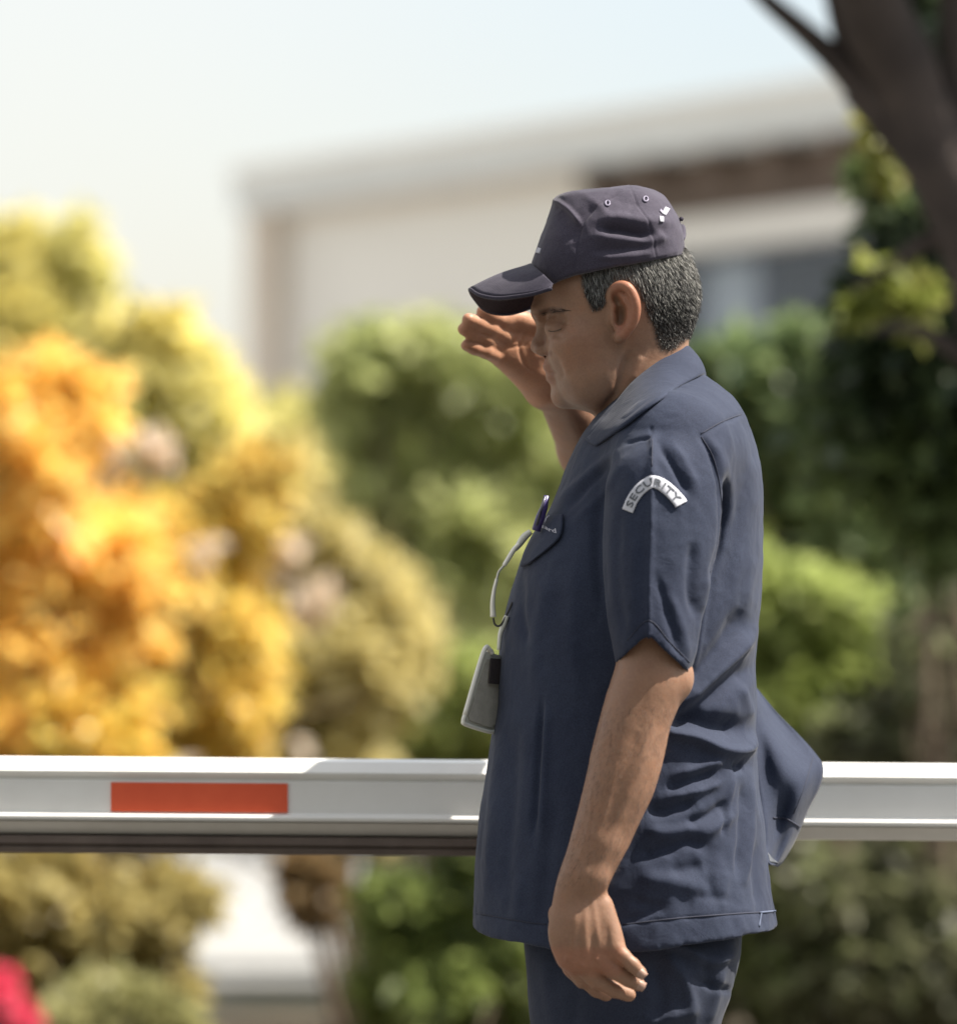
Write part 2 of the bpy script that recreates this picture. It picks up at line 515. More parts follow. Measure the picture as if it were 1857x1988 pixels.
def skin_mat():
    m = mat('tan_skin', (0.42, 0.24, 0.16), 0.5)
    n, l, b = nodes(m)
    b.inputs['Subsurface Weight'].default_value = 0.18
    b.inputs['Subsurface Radius'].default_value = (1.0, 0.35, 0.2)
    b.inputs['Subsurface Scale'].default_value = 0.008
    b.inputs['Specular IOR Level'].default_value = 0.4
    co = coords(m)
    a = noise_node(m, co, 55, 4, 0.6)
    c = ramp(m, a, [(0.25, (0.88, 0.84, 0.84)), (0.5, (1, 1, 1)), (0.78, (1.10, 1.02, 0.96))])
    f = noise_node(m, co, 420, 2, 0.6)
    c2 = ramp(m, f, [(0.35, (0.94, 0.92, 0.92)), (0.65, (1.04, 1.04, 1.04))])
    c = mixc(m, c, c2, 1.0)
    c = mixc(m, c, (0.265, 0.150, 0.096), 1.0)
    c = mixc(m, c, attr(m, 'tint'), 1.0)
    l.new(c, b.inputs['Base Color'])
    v = n.new('ShaderNodeTexVoronoi'); v.inputs['Scale'].default_value = 900; l.new(co, v.inputs['Vector'])
    p = bump(m, v.outputs['Distance'], 0.25, 0.0004)
    bump(m, noise_node(m, co, 160, 4, 0.65), 0.25, 0.0012, p)
    r = ramp(m, a, [(0.3, (0.42,) * 3), (0.7, (0.58,) * 3)])
    l.new(r, b.inputs['Roughness'])
    return m
M_SKIN = skin_mat()
M_NAIL = mat('fingernail', (0.34, 0.21, 0.16), 0.4)
def hair_mat():
    m = mat('short_greying_hair', (0.03, 0.03, 0.03), 0.75)
    n, l, b = nodes(m)
    l.new(attr(m, 'tint'), b.inputs['Base Color']); return m
M_HAIR = hair_mat()
M_EYE = mat('eye_white', (0.55, 0.5, 0.46), 0.15)
# ------------------------------------------------------------------ the man
man = empty('person', (0.27, 6.0, 0.0), category='person',
            label='man in navy short-sleeved uniform and peaked cap, one hand raised to the peak')

def cone(a, b, ra, rb, k=0.01, op='u'):
    return Cone(Q(*a), Q(*b), ra, rb, k, op)

# ---- skin: head, neck, both arms and hands as one surface
def limb_chain(pts, k=0.003):
    out = []
    for a, b in zip(pts[:-1], pts[1:]):
        out.append(cone(a[:3], b[:3], a[3], b[3], k))
    return out
head = [
    Ell(Q(1205, 572, 0), (0.0855, 0.0745, 0.098), (0, 0.12, 0), k=0),
    Column([  # face and jaw
        (520, 1046, 1322, 0, .066), (560, 1039, 1334, 0, .070), (585, 1041, 1336, 0, .071), (600, 1046, 1335, 0, .070), (612, 1052, 1333, 0, .0695),
        (626, 1059, 1330, 0, .069), (645, 1060, 1325, 0, .068), (676, 1060, 1310, 0, .067), (705, 1063, 1290, 0, .065), (728, 1069, 1262, 0, .063),
        (745, 1074, 1240, 0, .060), (768, 1083, 1218, 0, .054), (784, 1096, 1200, 0, .045), (797, 1116, 1180, 0, .030)], n=2.25, k=0.02, xcf=0.52, sig=0.004, cap=0.012),
    cone((1047, 607, -.028), (1050, 605, .028), .010, .010, 0.016),                    # brow ridge
    cone((1057, 628, 0), (1046, 672, 0), .0065, .0090, 0.010),                         # nose
    Ell(Q(1057, 679, -.0095), (.0105, .0075, .0075), k=0.006), Ell(Q(1057, 679, .0095), (.0105, .0075, .0075), k=0.006),
    Ell(Q(1067, 711, 0), (.0085, .021, .0070), k=0.008), Ell(Q(1073, 734, 0), (.0080, .018, .0062), k=0.008),   # lips
    Ell(Q(1096, 770, 0), (.016, .020, .014), k=0.012),                                 # chin
    Ell(Q(1120, 668, -.046), (.026, .022, .022), k=0.03), Ell(Q(1120, 668, .046), (.026, .022, .022), k=0.03),   # cheeks
    Ell(Q(1170, 742, -.045), (.032, .022, .030), k=0.03), Ell(Q(1170, 742, .045), (.032, .022, .030), k=0.03),   # jowls
    Ell(Q(1072, 627, -.040), (.015, .018, .0080), k=0.020, op='s'), Ell(Q(1072, 627, .040), (.015, .018, .0080), k=0.020, op='s'),   # eye sockets
    Ell(Q(1081, 634, -.034), (.0140, .0125, .0105), k=0.012), Ell(Q(1081, 634, .034), (.0140, .0125, .0105), k=0.012),   # lids
    Ell(Q(1062, 689, -.0095), (.0035, .004, .0026), k=0.002, op='s'),
    cone((1228, 640, 0), (1240, 715, 0), .053, .053, 0.02),                            # neck
    cone((1240, 715, 0), (1278, 840, 0), .053, .070, 0.02),
]
def ear(sg):
    y = lambda a: sg * a
    rim = [(1190, 603, y(.0735), .0040), (1185, 580, y(.0765), .0042), (1189, 563, y(.081), .0045), (1202, 554, y(.086), .0048), (1217, 557, y(.0895), .0050), (1228, 572, y(.091), .0050),
           (1234, 592, y(.0915), .0050), (1233, 612, y(.090), .0049), (1226, 630, y(.0875), .0047), (1215, 644, y(.084), .0048), (1206, 653, y(.080), .0060), (1201, 656, y(.076), .0062)]
    inner = [(1206, 572, y(.0815), .0024), (1215, 584, y(.0845), .0030), (1219, 600, y(.0855), .0032), (1217, 616, y(.084), .0030), (1208, 630, y(.080), .0034)]
    o = [Ell(Q(1211, 604, y(.0795)), (.0150, .0048, .0275), (0, 0.16, 0), k=0.006)]
    o += [Ell(Q(1210, 605, y(.0960)), (.0125, .0155, .0230), (0, 0.16, 0), k=0.003, op='s')]
    o += limb_chain([tuple(r_) for r_ in spline(rim, 26)], 0.0035) + limb_chain([tuple(r_) for r_ in spline(inner, 12)], 0.005)
    o += [Ell(Q(1203, 610, y(.0880)), (.0075, .0190, .0140), (0, 0.12, 0), k=0.003, op='s'), Ell(Q(1197, 582, y(.0890)), (.0045, .0150, .0090), (0, -0.5, 0), k=0.003, op='s')]
    o += [Ell(Q(1190, 618, y(.0745)), (.0045, .005, .007), k=0.005)]                    # tragus
    return o
head += ear(-1) + ear(1)

near_arm = [
    Column([
        (1180, 1195, 1335, -.205, .046), (1240, 1196, 1336, -.212, .046), (1290, 1196, 1337, -.218, .046), (1312, 1189, 1338, -.221, .046), (1337, 1180, 1334, -.223, .045),
        (1370, 1170, 1318, -.226, .043), (1413, 1159, 1300, -.229, .042), (1463, 1146, 1290, -.232, .041), (1495, 1140, 1283, -.234, .040), (1543, 1129, 1268, -.237, .037),
        (1600, 1114, 1240, -.240, .033), (1649, 1101, 1218, -.243, .029), (1698, 1083, 1190, -.246, .0245), (1722, 1077, 1178, -.247, .0225), (1745, 1073, 1174, -.248, .021),
        (1765, 1069, 1182, -.249, .0205), (1785, 1065, 1190, -.250, .0205), (1812, 1062, 1199, -.251, .020), (1836, 1066, 1203, -.251, .019), (1856, 1074, 1204, -.2505, .018),
        (1874, 1086, 1196, -.249, .016), (1888, 1104, 1180, -.247, .012)], n=2.1, k=0, xcf=0.45, sig=0.007, cap=0.008),
    Ell(Q(1317, 1318, -.224), (.0150, .018, .020), k=0.014),          # elbow
    Ell(Q(1150, 1704, -.262), (.0150, .012, .014), k=0.010),          # wrist knob
    cone((1140, 1700, -.256), (1168, 1640, -.256), .012, .012, .02),
    # heel and outer edge of the hand
    cone((1170, 1760, -.250), (1192, 1838, -.256), .0115, .0115, .008),
    cone((1120, 1790, -.256), (1112, 1865, -.253), .014, .012, .014),
]
near_fingers = [
    [(1104, 1858, -.240, .0125), (1130, 1898, -.232, .0098), (1158, 1921, -.218, .0088), (1176, 1931, -.208, .0080)],
    [(1128, 1868, -.248, .0125), (1158, 1903, -.244, .0100), (1192, 1922, -.236, .0088), (1220, 1932, -.228, .0080)],
    [(1158, 1858, -.254, .0120), (1190, 1884, -.254, .0098), (1220, 1902, -.250, .0086), (1238, 1911, -.246, .0080)],
    [(1188, 1838, -.256, .0112), (1208, 1857, -.260, .0088), (1228, 1874, -.262, .0078), (1243, 1889, -.262, .0072)],
]
thumb_n = [(1088, 1775, -.225, .014), (1092, 1830, -.212, .0125), (1112, 1878, -.206, .0105), (1130, 1905, -.205, .009)]
for f in near_fingers: near_arm += limb_chain(f, 0.0028)
near_arm += limb_chain(thumb_n, 0.008)

far_arm = [
    cone((1200, 935, .400), (1150, 868, .320), .047, .041, 0.0),
    cone((1150, 868, .320), (1076, 754, .205), .041, .0235, 0.015),
    cone((1205, 930, .400), (1300, 870, .200), .048, .055, 0.02),
    # palm as four rays that melt together
    cone((1066, 752, .198), (1006, 640, .148), .0225, .0130, 0.016),
    cone((1062, 752, .196), (992, 658, .143), .0220, .0125, 0.016),
    cone((1056, 748, .196), (980, 678, .140), .0200, .0120, 0.016),
    cone((1048, 742, .196), (972, 696, .140), .0180, .0105, 0.014),
    Ell(Q(1040, 722, .172), (.022, .012, .012), (0, 0.5, 0), k=0.014),
    Ell(Q(1046, 660, .160), (.020, .014, .022), (0, -0.3, 0), k=0.016),
]
far_fingers = [
    [(1004, 640, .146, .0112), (977, 623, .120, .0094), (953, 613, .103, .0088), (937, 605, .092, .0078)],
    [(988, 657, .138, .0110), (953, 639, .110, .0094), (928, 628, .093, .0088), (909, 620, .082, .0078)],
    [(976, 676, .140, .0106), (942, 658, .110, .0090), (917, 647, .095, .0084), (900, 639, .085, .0075)],
    [(969, 694, .138, .0098), (944, 683, .114, .0083), (921, 676, .102, .0077), (905, 670, .094, .0069)],
]
for f in far_fingers: far_arm += limb_chain(f, 0.0028)
far_arm += limb_chain([(1058, 668, .168, .015), (1042, 632, .150, .012), (1010, 622, .136, .0108), (985, 615, .124, .0098)], 0.006)
core = [cone((1295, 862, 0), (1290, 885, -.14), .056, .05, 0.02), cone((1290, 880, -.15), (1265, 1190, -.205), .05, .046, 0.02), cone((1295, 862, 0), (1300, 878, .2), .056, .05, 0.02)]
skin_prims = head + core + near_arm + far_arm
lo = np.minimum(Q(885, 1965, -.3), Q(885, 1965, .5)); hi = np.array([Q(1375, 400, .5)[0], 6.48, Q(0, 440, 0)[2]])
lo[1] = 5.68; 
V, F = surfnet(skin_prims, lo, hi, 0.0019)
N = vnormals(V, F)
skin_strokes = [
    # face
    ([(1066, 686), (1082, 700), (1091, 724), (1091, 738)], 6, -1.4), ([(1092, 700), (1104, 724)], 8, 1.2), ([(1096, 628), (1112, 632)], 2.4, -.9), ([(1098, 636), (1110, 644)], 2.4, -.8), ([(1070, 652), (1090, 657), (1102, 651)], 3.5, -.7), ([(1066, 722), (1080, 726)], 3.2, -1.5), ([(1064, 640), (1078, 642), (1092, 638)], 2.4, -.9), ([(1064, 626), (1080, 622), (1096, 627)], 3, -.9),
    ([(1074, 648), (1092, 654)], 4, -1.0), ([(1222, 678), (1212, 712), (1195, 765), (1168, 800)], 9, -5.0), ([(1062, 609), (1088, 606)], 6, 1.0),
    ([(1246, 690), (1226, 740)], 9, 2.2),
    # palm creases, finger roots
    ([(1020, 640), (1008, 672), (1018, 706), (1040, 728)], 3.5, -1.3), ([(1024, 668), (984, 676)], 2.6, -.9), ([(1000, 654), (975, 690)], 2.2, -.7), ([(1030, 655), (1040, 700)], 10, 1.6),
    # near hand: tendons and knuckle creases
    ([(1196, 1480), (1180, 1560), (1160, 1620)], 3, .7), ([(1150, 1520), (1142, 1600), (1120, 1680)], 3, .6), ([(1104, 1858), (1098, 1868)], 6, 1.6), ([(1130, 1870), (1126, 1876)], 6, 1.6), ([(1160, 1860), (1156, 1866)], 6, 1.4), ([(1120, 1745), (1108, 1850)], 7, .9), ([(1135, 1745), (1136, 1855)], 6, .9), ([(1150, 1745), (1164, 1845)], 6, .9),
    ([(1122, 1820), (1126, 1872)], 6, -1.0), ([(1150, 1815), (1152, 1870)], 6, -1.0), ([(1178, 1800), (1180, 1850)], 5, -1.0),
    # forearm
    ([(1270, 1420), (1205, 1580), (1160, 1690)], 10, 1.6), ([(1240, 1420), (1185, 1580)], 12, -1.2),
]
V = V + N * strokes(V, N, skin_strokes)[:, None]
V = V + N * (0.0002 * fbm(V * 90, 3))[:, None]
N = vnormals(V, F)
u, v = proj(V); uc, vc = proj(np.stack([V[:, 0], np.full(len(V), 6.0), V[:, 2]], 1))
tint = np.ones((len(V), 3))
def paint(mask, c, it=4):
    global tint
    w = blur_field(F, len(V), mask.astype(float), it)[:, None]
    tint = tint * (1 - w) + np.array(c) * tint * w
onhead = (np.abs(V[:, 1] - 6) < .12) & (vc < 830) & (uc > 1020)
HAIRPOLY = [(1124, 470), (1127, 552), (1132, 575), (1142, 600), (1150, 612), (1160, 606), (1172, 596), (1180, 575), (1184, 556), (1203, 545), (1222, 550), (1238, 572), (1247, 600), (1254, 622),
            (1266, 640), (1270, 668), (1282, 688), (1304, 684), (1330, 660), (1400, 640), (1400, 470)]
hairm = onhead & inside(uc, vc, HAIRPOLY) & (np.abs(V[:, 1] - 6) < .0768)
paint(hairm, (0.22, 0.25, 0.30), 9)  # dark scalp, with the shadow of the hair put into the tint
hairw = blur_field(F, len(V), hairm.astype(float), 14)
jaw = onhead & inside(uc, vc, [(1062, 700), (1075, 742), (1090, 800), (1150, 805), (1195, 770), (1214, 700), (1200, 670), (1170, 735), (1120, 765), (1090, 730), (1080, 700)])
paint(jaw, (0.86, 0.90, 0.94), 10)
paint(onhead & inside(uc, vc, [(1180, 560), (1190, 545), (1215, 545), (1245, 580), (1245, 620), (1210, 668), (1192, 660)]) & (np.abs(V[:, 1] - 6) > .079), (1.15, 0.90, 0.84))
paint(onhead & inside(uc, vc, [(1040, 700), (1078, 704), (1082, 726), (1078, 748), (1050, 748)]) & (np.abs(V[:, 1] - 6) < .024), (0.95, 0.80, 0.78))
paint(onhead & inside(uc, vc, [(1046, 606), (1070, 600), (1094, 606), (1094, 614), (1066, 612), (1046, 616)]), (0.45, 0.42, 0.42), 2)
paint(np.zeros(len(V), bool) & inside(uc, vc, [(1066, 630), (1084, 634), (1094, 633), (1094, 636), (1080, 638), (1066, 634)]), (0.5, 0.45, 0.45), 2)
paint(onhead & inside(uc, vc, [(1057, 685), (1070, 685), (1070, 694), (1057, 694)]), (0.55, 0.4, 0.35), 3)
paint(onhead & inside(uc, vc, [(1095, 640), (1160, 650), (1160, 720), (1100, 720)]), (1.02, 0.96, 0.94), 16)
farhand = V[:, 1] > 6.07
paint((v > 1840) & (v < 1895) & (V[:, 1] < 5.82) & (u < 1210), (1.1, .92, .88), 8)
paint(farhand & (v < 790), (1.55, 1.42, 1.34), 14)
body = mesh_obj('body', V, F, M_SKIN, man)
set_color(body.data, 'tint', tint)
skinV, skinF, skinN = V, F, N
print('skin', len(V), time.time() - T0)

# fingernails on both hands
for k, f in enumerate(near_fingers[2:]):
    a, b = Q(*f[2][:3]), Q(*f[3][:3]); d = (b - a) / np.linalg.norm(b - a)
    s = np.cross(d, [0, -1, 0]); s /= np.linalg.norm(s); up = np.cross(s, d); up *= -1 if up[1] > 0 else 1
    c = b + d * .001; r = f[3][3]
    gs = []
    for i in range(5):
        for j in range(5):
            x = (i - 2) / 2; y = (j - 2) / 2
            gs.append(c + d * x * .0055 + s * y * r * .68 + up * (r * math.sqrt(max(0, 1 - (y * .72) ** 2)) + .0004 - .0012 * x * x))
    v2, f2 = thicken(np.array(gs), grid_faces(5, 5), .0006)
    mesh_obj('fingernail', v2, f2, M_NAIL, body)

# ---- hair: short strands rooted on the scalp
def hair_strands():
    rng = np.random.default_rng(3)
    m = np.nonzero((hairw > .18 + .5 * rng.random(len(hairw))) & (vc > 478) & (skinN[:, 2] > -0.95))[0]
    idx = rng.choice(m, 44000)
    P = skinV[idx] + rng.normal(0, .0008, (len(idx), 3)); n = skinN[idx]
    down = np.array([0.25, 0, -1.0])
    length = (.0085 * np.clip((695 - vc[idx]) / 140, .25, 1) * np.clip(hairw[idx] * 1.1, .3, 1) * rng.uniform(.6, 1.35, len(idx)))[:, None]
    d = n * 0.36 + down * 0.9 + rng.normal(0, .14 + .25 * (rng.random((len(idx), 1)) < .04), (len(idx), 3)); d /= np.linalg.norm(d, axis=1)[:, None]
    s = np.cross(d, rng.normal(0, 1, (len(idx), 3))); s /= np.linalg.norm(s, axis=1)[:, None]
    w = .00028
    d2 = d * .6 + down * .4; d2 /= np.linalg.norm(d2, axis=1)[:, None]
    a, b = P - s * w - n * .0005, P + s * w - n * .0005
    mid = P + d * length * .55; tip = mid + d2 * length * .5
    Vh = np.stack([a, b, mid + s * w * .8, mid - s * w * .8, tip + s * w * .2, tip - s * w * .2], 1).reshape(-1, 3)
    base = np.arange(len(idx))[:, None] * 6
    Fh = np.concatenate([base + np.array([[0, 1, 2, 3]]), base + np.array([[3, 2, 4, 5]])])
    grey = rng.random(len(idx)) < np.clip(.85 - (vc[idx] - 520) / 150, .12, .85)
    col = np.where(grey[:, None], rng.uniform(.10, .36, (len(idx), 1)) * np.array([1, .98, .92]), rng.uniform(.012, .035, (len(idx), 1)) * np.array([1, .95, .95]))
    o = mesh_obj('hair', Vh, Fh, M_HAIR, man, smooth=False)
    set_color(o.data, 'tint', np.repeat(col, 6, 0))
hair_strands()
facedr = Drape(skinV, skinF)
M_LASH = mat('dark_brown_lash', (.06, .04, .032), .9)
v2, f2 = tube(facedr(spline([(1063, 642), (1071, 643.5), (1080, 642), (1090, 638)], 16), .0001, -.03), np.r_[.0003, np.full(14, .0005), .0002], 6)
mesh_obj('eyelashes', v2, f2, M_LASH, body)
rng_ = np.random.default_rng(5); parts = []
for i in range(26):
    t = rng_.random(); a = np.array([1050 + 50 * t, 610 - 7 * math.sin(t * 2.4) + rng_.normal(0, 2.1)])
    b_ = a + np.array([rng_.uniform(5, 10), rng_.normal(-1.0, 1.3) + 2.0 * t])
    p = facedr([a, b_], .0006, -.04); parts.append(tube(p, [.00032, .00012], 3))
mesh_obj('eyebrow', *merge(parts), M_LASH, body)
# fine dark hairs along the near forearm
_m = np.nonzero((skinV[:, 1] < 5.80) & (u < 1310) & (v > 1370) & (v < 1720) & (skinN[:, 1] < .2))[0]
_i = rng_.choice(_m, 1500); _P = skinV[_i]; _n = skinN[_i]
_d = _n * .35 + np.array([-.25, 0, -1.0]) + rng_.normal(0, .3, _P.shape); _d /= np.linalg.norm(_d, axis=1)[:, None]
_L = rng_.uniform(.004, .010, (len(_i), 1)); _s = np.cross(_d, _n); _s /= np.linalg.norm(_s, axis=1)[:, None] + 1e-9
_V = np.stack([_P - _s * .00013, _P + _s * .00013, _P + _d * _L + _n * .0006], 1).reshape(-1, 3)
mesh_obj('arm_hair', _V, np.arange(len(_V)).reshape(-1, 3), M_LASH, body, smooth=False)

# ---- cap
cap_rows = [
    (362, 1196, 1246, 0, .022), (366, 1160, 1262, 0, .034), (371, 1110, 1276, 0, .045), (377, 1078, 1286, 0, .052), (384, 1074, 1292, 0, .057), (395, 1071, 1300, 0, .063), (408, 1067, 1308, 0, .069),
    (426, 1061, 1318, 0, .075), (452, 1051, 1325, 0, .080), (475, 1043, 1328, 0, .083), (498, 1035, 1331, 0, .085), (515, 1030, 1330, 0, .085), (535, 1034, 1326, 0, .084), (560, 1045, 1320, 0, .082)]
def cap_cut(d, P):
    uu, vv = proj(np.stack([P[:, 0], np.full(len(P), 6.0), P[:, 2]], 1))
    line = np.interp(uu, [1000, 1031, 1071, 1114, 1157, 1257, 1329, 1400], [522, 530, 557, 543, 534, 516, 498, 482])
    d = np.maximum(d, (vv - line) * .593e-3)
    inner = np.maximum(d + .0035, -(vv - line + 60) * .593e-3)
    return d
cap_prims = [Column(cap_rows, n=2.35, k=0, xcf=.45, sig=.003, post=cap_cut, cap=0.0)]
lo = Q(1020, 570, 0) - [0, .1, 0]; hi = Q(1345, 352, 0) + [0, .1, 0]
V, F = surfnet(cap_prims, lo, hi, 0.0015, relax=3)
N = vnormals(V, F)
cap_strokes = [
    ([(1072, 388), (1092, 398), (1112, 416), (1126, 436)], 5, 4.5), ([(1085, 410), (1105, 440), (1115, 470)], 16, -3.5),
    ([(1150, 400), (1128, 428), (1122, 460)], 9, -2.4),
    ([(1160, 428), (1200, 424), (1250, 430), (1300, 432)], 12, 5.5), ([(1168, 444), (1205, 447), (1245, 456), (1262, 458)], 10, -8.0, 'g'), ([(1150, 456), (1200, 463), (1255, 466), (1290, 462)], 11, 4.5),
    ([(1150, 486), (1205, 484), (1260, 478)], 9, -3.0), ([(1160, 500), (1215, 497), (1270, 490)], 8, 2.4), ([(1262, 440), (1290, 470)], 8, 2.0),
    ([(1180, 372), (1215, 392), (1255, 392)], 14, -2.0), ([(1235, 388), (1220, 420)], 7, -1.6), ([(1130, 380), (1160, 396), (1180, 420)], 8, 1.8),
    ([(1033, 522), (1075, 546), (1115, 533), (1157, 524), (1257, 506), (1329, 489)], 2.0, -1.0), ([(1222, 362), (1240, 400), (1262, 450), (1275, 505)], 2, -1.0), ([(1222, 362), (1160, 400), (1128, 440), (1118, 500), (1115, 535)], 2, -1.1),
]
V = V + N * (strokes(V, N, cap_strokes) + .0009 * fbm(V * 40, 3))[:, None]
cap = mesh_obj('cap', V, F, M_CAP, man)
capdr = Drape(V, F)
capC = V.mean(0)
# peak
ph = np.linspace(-90, 90, 61)
outer = spline([(1071, 556), (1036, 567), (1000, 573), (965, 576), (932, 570), (914, 559), (916, 568), (926, 582), (938, 596), (956, 604), (985, 606), (1012, 600), (1044, 588)], 61)
inner = spline([(1073, 552), (1058, 536), (1044, 524), (1036, 517), (1031, 513), (1030, 514), (1032, 520), (1040, 540), (1060, 575)], 61)
yo = .082 * np.sin(np.radians(ph)); yi = .078 * np.sin(np.radians(ph))
Po = Q(outer[:, 0], outer[:, 1], yo); Pi = Q(inner[:, 0], inner[:, 1], yi)
rows = []
for t in np.linspace(0, 1, 15):
    r = Pi * (1 - t) + Po * t
    r = r + np.array([0, 0, 1]) * (.0035 * math.sin(math.pi * t)) * np.cos(np.radians(ph))[:, None]
    rows.append(r)
Vb = np.concatenate(rows); Fb = grid_faces(15, 61)
v2, f2 = thicken(Vb, Fb, .0028)
brim = mesh_obj('brim', v2, f2, M_CAP, cap)
rows = [r - np.array([0, 0, .0034]) - .0008 * np.array([0, 0, 1]) for r in rows[1:]]
v2, f2 = thicken(np.concatenate(rows), grid_faces(14, 61), .0006)
mesh_obj('brim_lining', v2, f2, M_CAPU, cap)
edge = Po + (Po - Pi) / np.linalg.norm(Po - Pi, axis=1)[:, None] * .0005 - [0, 0, .0012]
v2, f2 = tube(edge, .0024, 8); mesh_obj('brim_edge_piping', v2, f2, M_CAP, cap)
for t in (.5, .82):
    r = Pi * (1 - t) + Po * t + np.array([0, 0, 1]) * (.0035 * math.sin(math.pi * t)) * np.cos(np.radians(ph))[:, None]
    v2, f2 = tube(r[2:-2] + [0, 0, .0002], .00032, 5); mesh_obj('brim_stitching', v2, f2, M_NAVYTHREAD, cap)
def ring(c, r, rt, seg=20):
    a = np.linspace(0, 2 * np.pi, seg)
    uv = np.stack([c[0] + r * np.cos(a), c[1] + r * 1.15 * np.sin(a)], 1)
    return uv
M_EYELET = mat('mauve_eyelet_thread', (0.22, 0.2, 0.28), 0.6)
for c in ((1179, 394), (1253, 386)):
    v2, f2 = tube(capdr(ring(c, 4.2, 0), .0012), .0011, 6); mesh_obj('eyelet', v2, f2, M_EYELET, cap)
def drape_quad(dr, poly, name, material, parent, lift=.0014, thick=.0008, n=6, **pr):
    a, b, c, d = [np.array(p, float) for p in poly]
    uv = [(a * (1 - i) + b * i) * (1 - j) + (d * (1 - i) + c * i) * j for j in np.linspace(0, 1, n) for i in np.linspace(0, 1, n)]
    Vq = dr(uv, lift)
    v2, f2 = thicken(Vq, grid_faces(n, n), thick)
    return mesh_obj(name, v2, f2, material, parent, **pr)
drape_quad(capdr, [(1291, 401), (1300, 405), (1292, 418), (1284, 414)], 'side_logo_mark', M_THREAD, cap)
drape_quad(capdr, [(1280, 419), (1288, 421), (1288, 431), (1281, 430)], 'side_logo_mark', M_THREAD, cap)
drape_quad(capdr, [(1282, 405), (1290, 413), (1287, 416), (1280, 409)], 'side_logo_mark', M_EYELET, cap)
drape_quad(capdr, [(1044, 480), (1050, 482), (1047, 492), (1039, 490)], 'front_emblem', M_THREAD, cap)
v2, f2 = tube(np.stack([Q(1323 + 3 * math.sin(a), 452 + 13 * math.cos(a), .028 * math.sin(a * .5 - .6)) for a in np.linspace(0.2, 2.9, 9)]), .0032, 6)
mesh_obj('strap_buckle', v2, f2, M_CAP, cap)
v2, f2 = tube(np.stack([Q(1322, 425, y) for y in np.linspace(-.012, .012, 4)]), .0028, 6); mesh_obj('strap_end', v2, f2, M_CAP, cap)
v2, f2 = tube([Q(1222, 363, 0), Q(1223, 360, 0)], [.006, .003], 10); mesh_obj('top_button', v2, f2, M_CAP, cap)
print('cap', time.time() - T0)

# ---- shirt
SLEEVE_CUT = ([1150, 1198, 1228, 1259, 1300, 1343, 1380], [1322, 1285, 1258, 1232, 1272, 1313, 1345])
def sleeve_post(d, P):
    uu, vv = proj(P)
    cut = (vv - np.interp(uu, *SLEEVE_CUT)) * .57e-3
    body_ = np.maximum(d, cut)
    inner = np.maximum(d + .0055, -(cut + .035))
    return np.maximum(body_, -inner)
def hem_post(d, P):
    uu, vv = proj(np.stack([P[:, 0], np.full(len(P), 6.0), P[:, 2]], 1))
    line = np.interp(uu, [880, 917, 960, 1012, 1100, 1208, 1358, 1440, 1509, 1560], [1798, 1800, 1812, 1816, 1829, 1829, 1813, 1803, 1799, 1799])
    cut = (vv - line) * .593e-3
    b_ = np.maximum(d, cut)
    inner = np.maximum(d + .009, -(cut + .03))
    return np.maximum(b_, -inner)
torso = Column([
    (700, 1265, 1336, 0, .040), (728, 1236, 1362, 0, .056), (745, 1210, 1385, 0, .072), (765, 1190, 1412, 0, .094), (800, 1165, 1438, 0, .140), (850, 1125, 1462, 0, .156), (900, 1103, 1477, 0, .160),
    (960, 1080, 1481, 0, .162), (993, 1066, 1481, 0, .163), (1030, 1040, 1480, 0, .164), (1072, 1016, 1480, 0, .166), (1100, 1007, 1480, 0, .168), (1140, 993, 1478, 0, .170), (1187, 982, 1476, 0, .172),
    (1230, 971, 1468, 0, .174), (1300, 965, 1466, 0, .177), (1373, 961, 1467, 0, .180), (1434, 954, 1468, 0, .183), (1495, 946, 1471, 0, .187), (1576, 932, 1476, 0, .192), (1657, 923, 1483, 0, .196),
    (1718, 919, 1492, 0, .199), (1800, 916, 1508, 0, .202), (1850, 914, 1514, 0, .204)], n=2.35, k=0, sig=.010, post=hem_post, cap=0.0)
sleeve_rows = lambda sg: [
    (835, 1225, 1385, sg * -.160, .040, .42), (870, 1200, 1398, sg * -.180, .052, .36), (905, 1184, 1402, sg * -.190, .057, .37), (950, 1176, 1404, sg * -.196, .059, .385), (1000, 1172, 1402, sg * -.200, .060, .39), (1060, 1170, 1394, sg * -.204, .061, .40),
    (1110, 1171, 1380, sg * -.208, .062, .42), (1170, 1176, 1366, sg * -.212, .061, .43), (1230, 1185, 1354, sg * -.217, .060, .43), (1290, 1197, 1345, sg * -.222, .058, .42), (1350, 1205, 1338, sg * -.226, .056, .42)]
shirt_prims = [torso,
    cone((1330, 842, -.055), (1305, 875, -.145), .058, .068, .03), cone((1330, 842, .055), (1305, 875, .145), .058, .068, .03),
    Column(sleeve_rows(1), n=1.85, k=.016, sig=.010, post=sleeve_post, cap=.004),
    # far sleeve, raised forward
    cone((1300, 870, .165), (1192, 912, .330), .072, .062, .02),
]
def far_cut(d, P): return d
# opening of the far sleeve
_fe = Q(1192, 912, .330); _fd = _fe - Q(1300, 870, .165); _fd /= np.linalg.norm(_fd)
class FarSleeve(Cone):
    def d(s, P):
        d = Cone.d(s, P)
        cut = (P - _fe) @ _fd - .012
        return np.maximum(np.maximum(d, cut), -np.maximum(d + .005, -(cut + .03)))
shirt_prims[-1] = FarSleeve(Q(1300, 870, .165), Q(1150, 928, .395), .072, .055, .02)
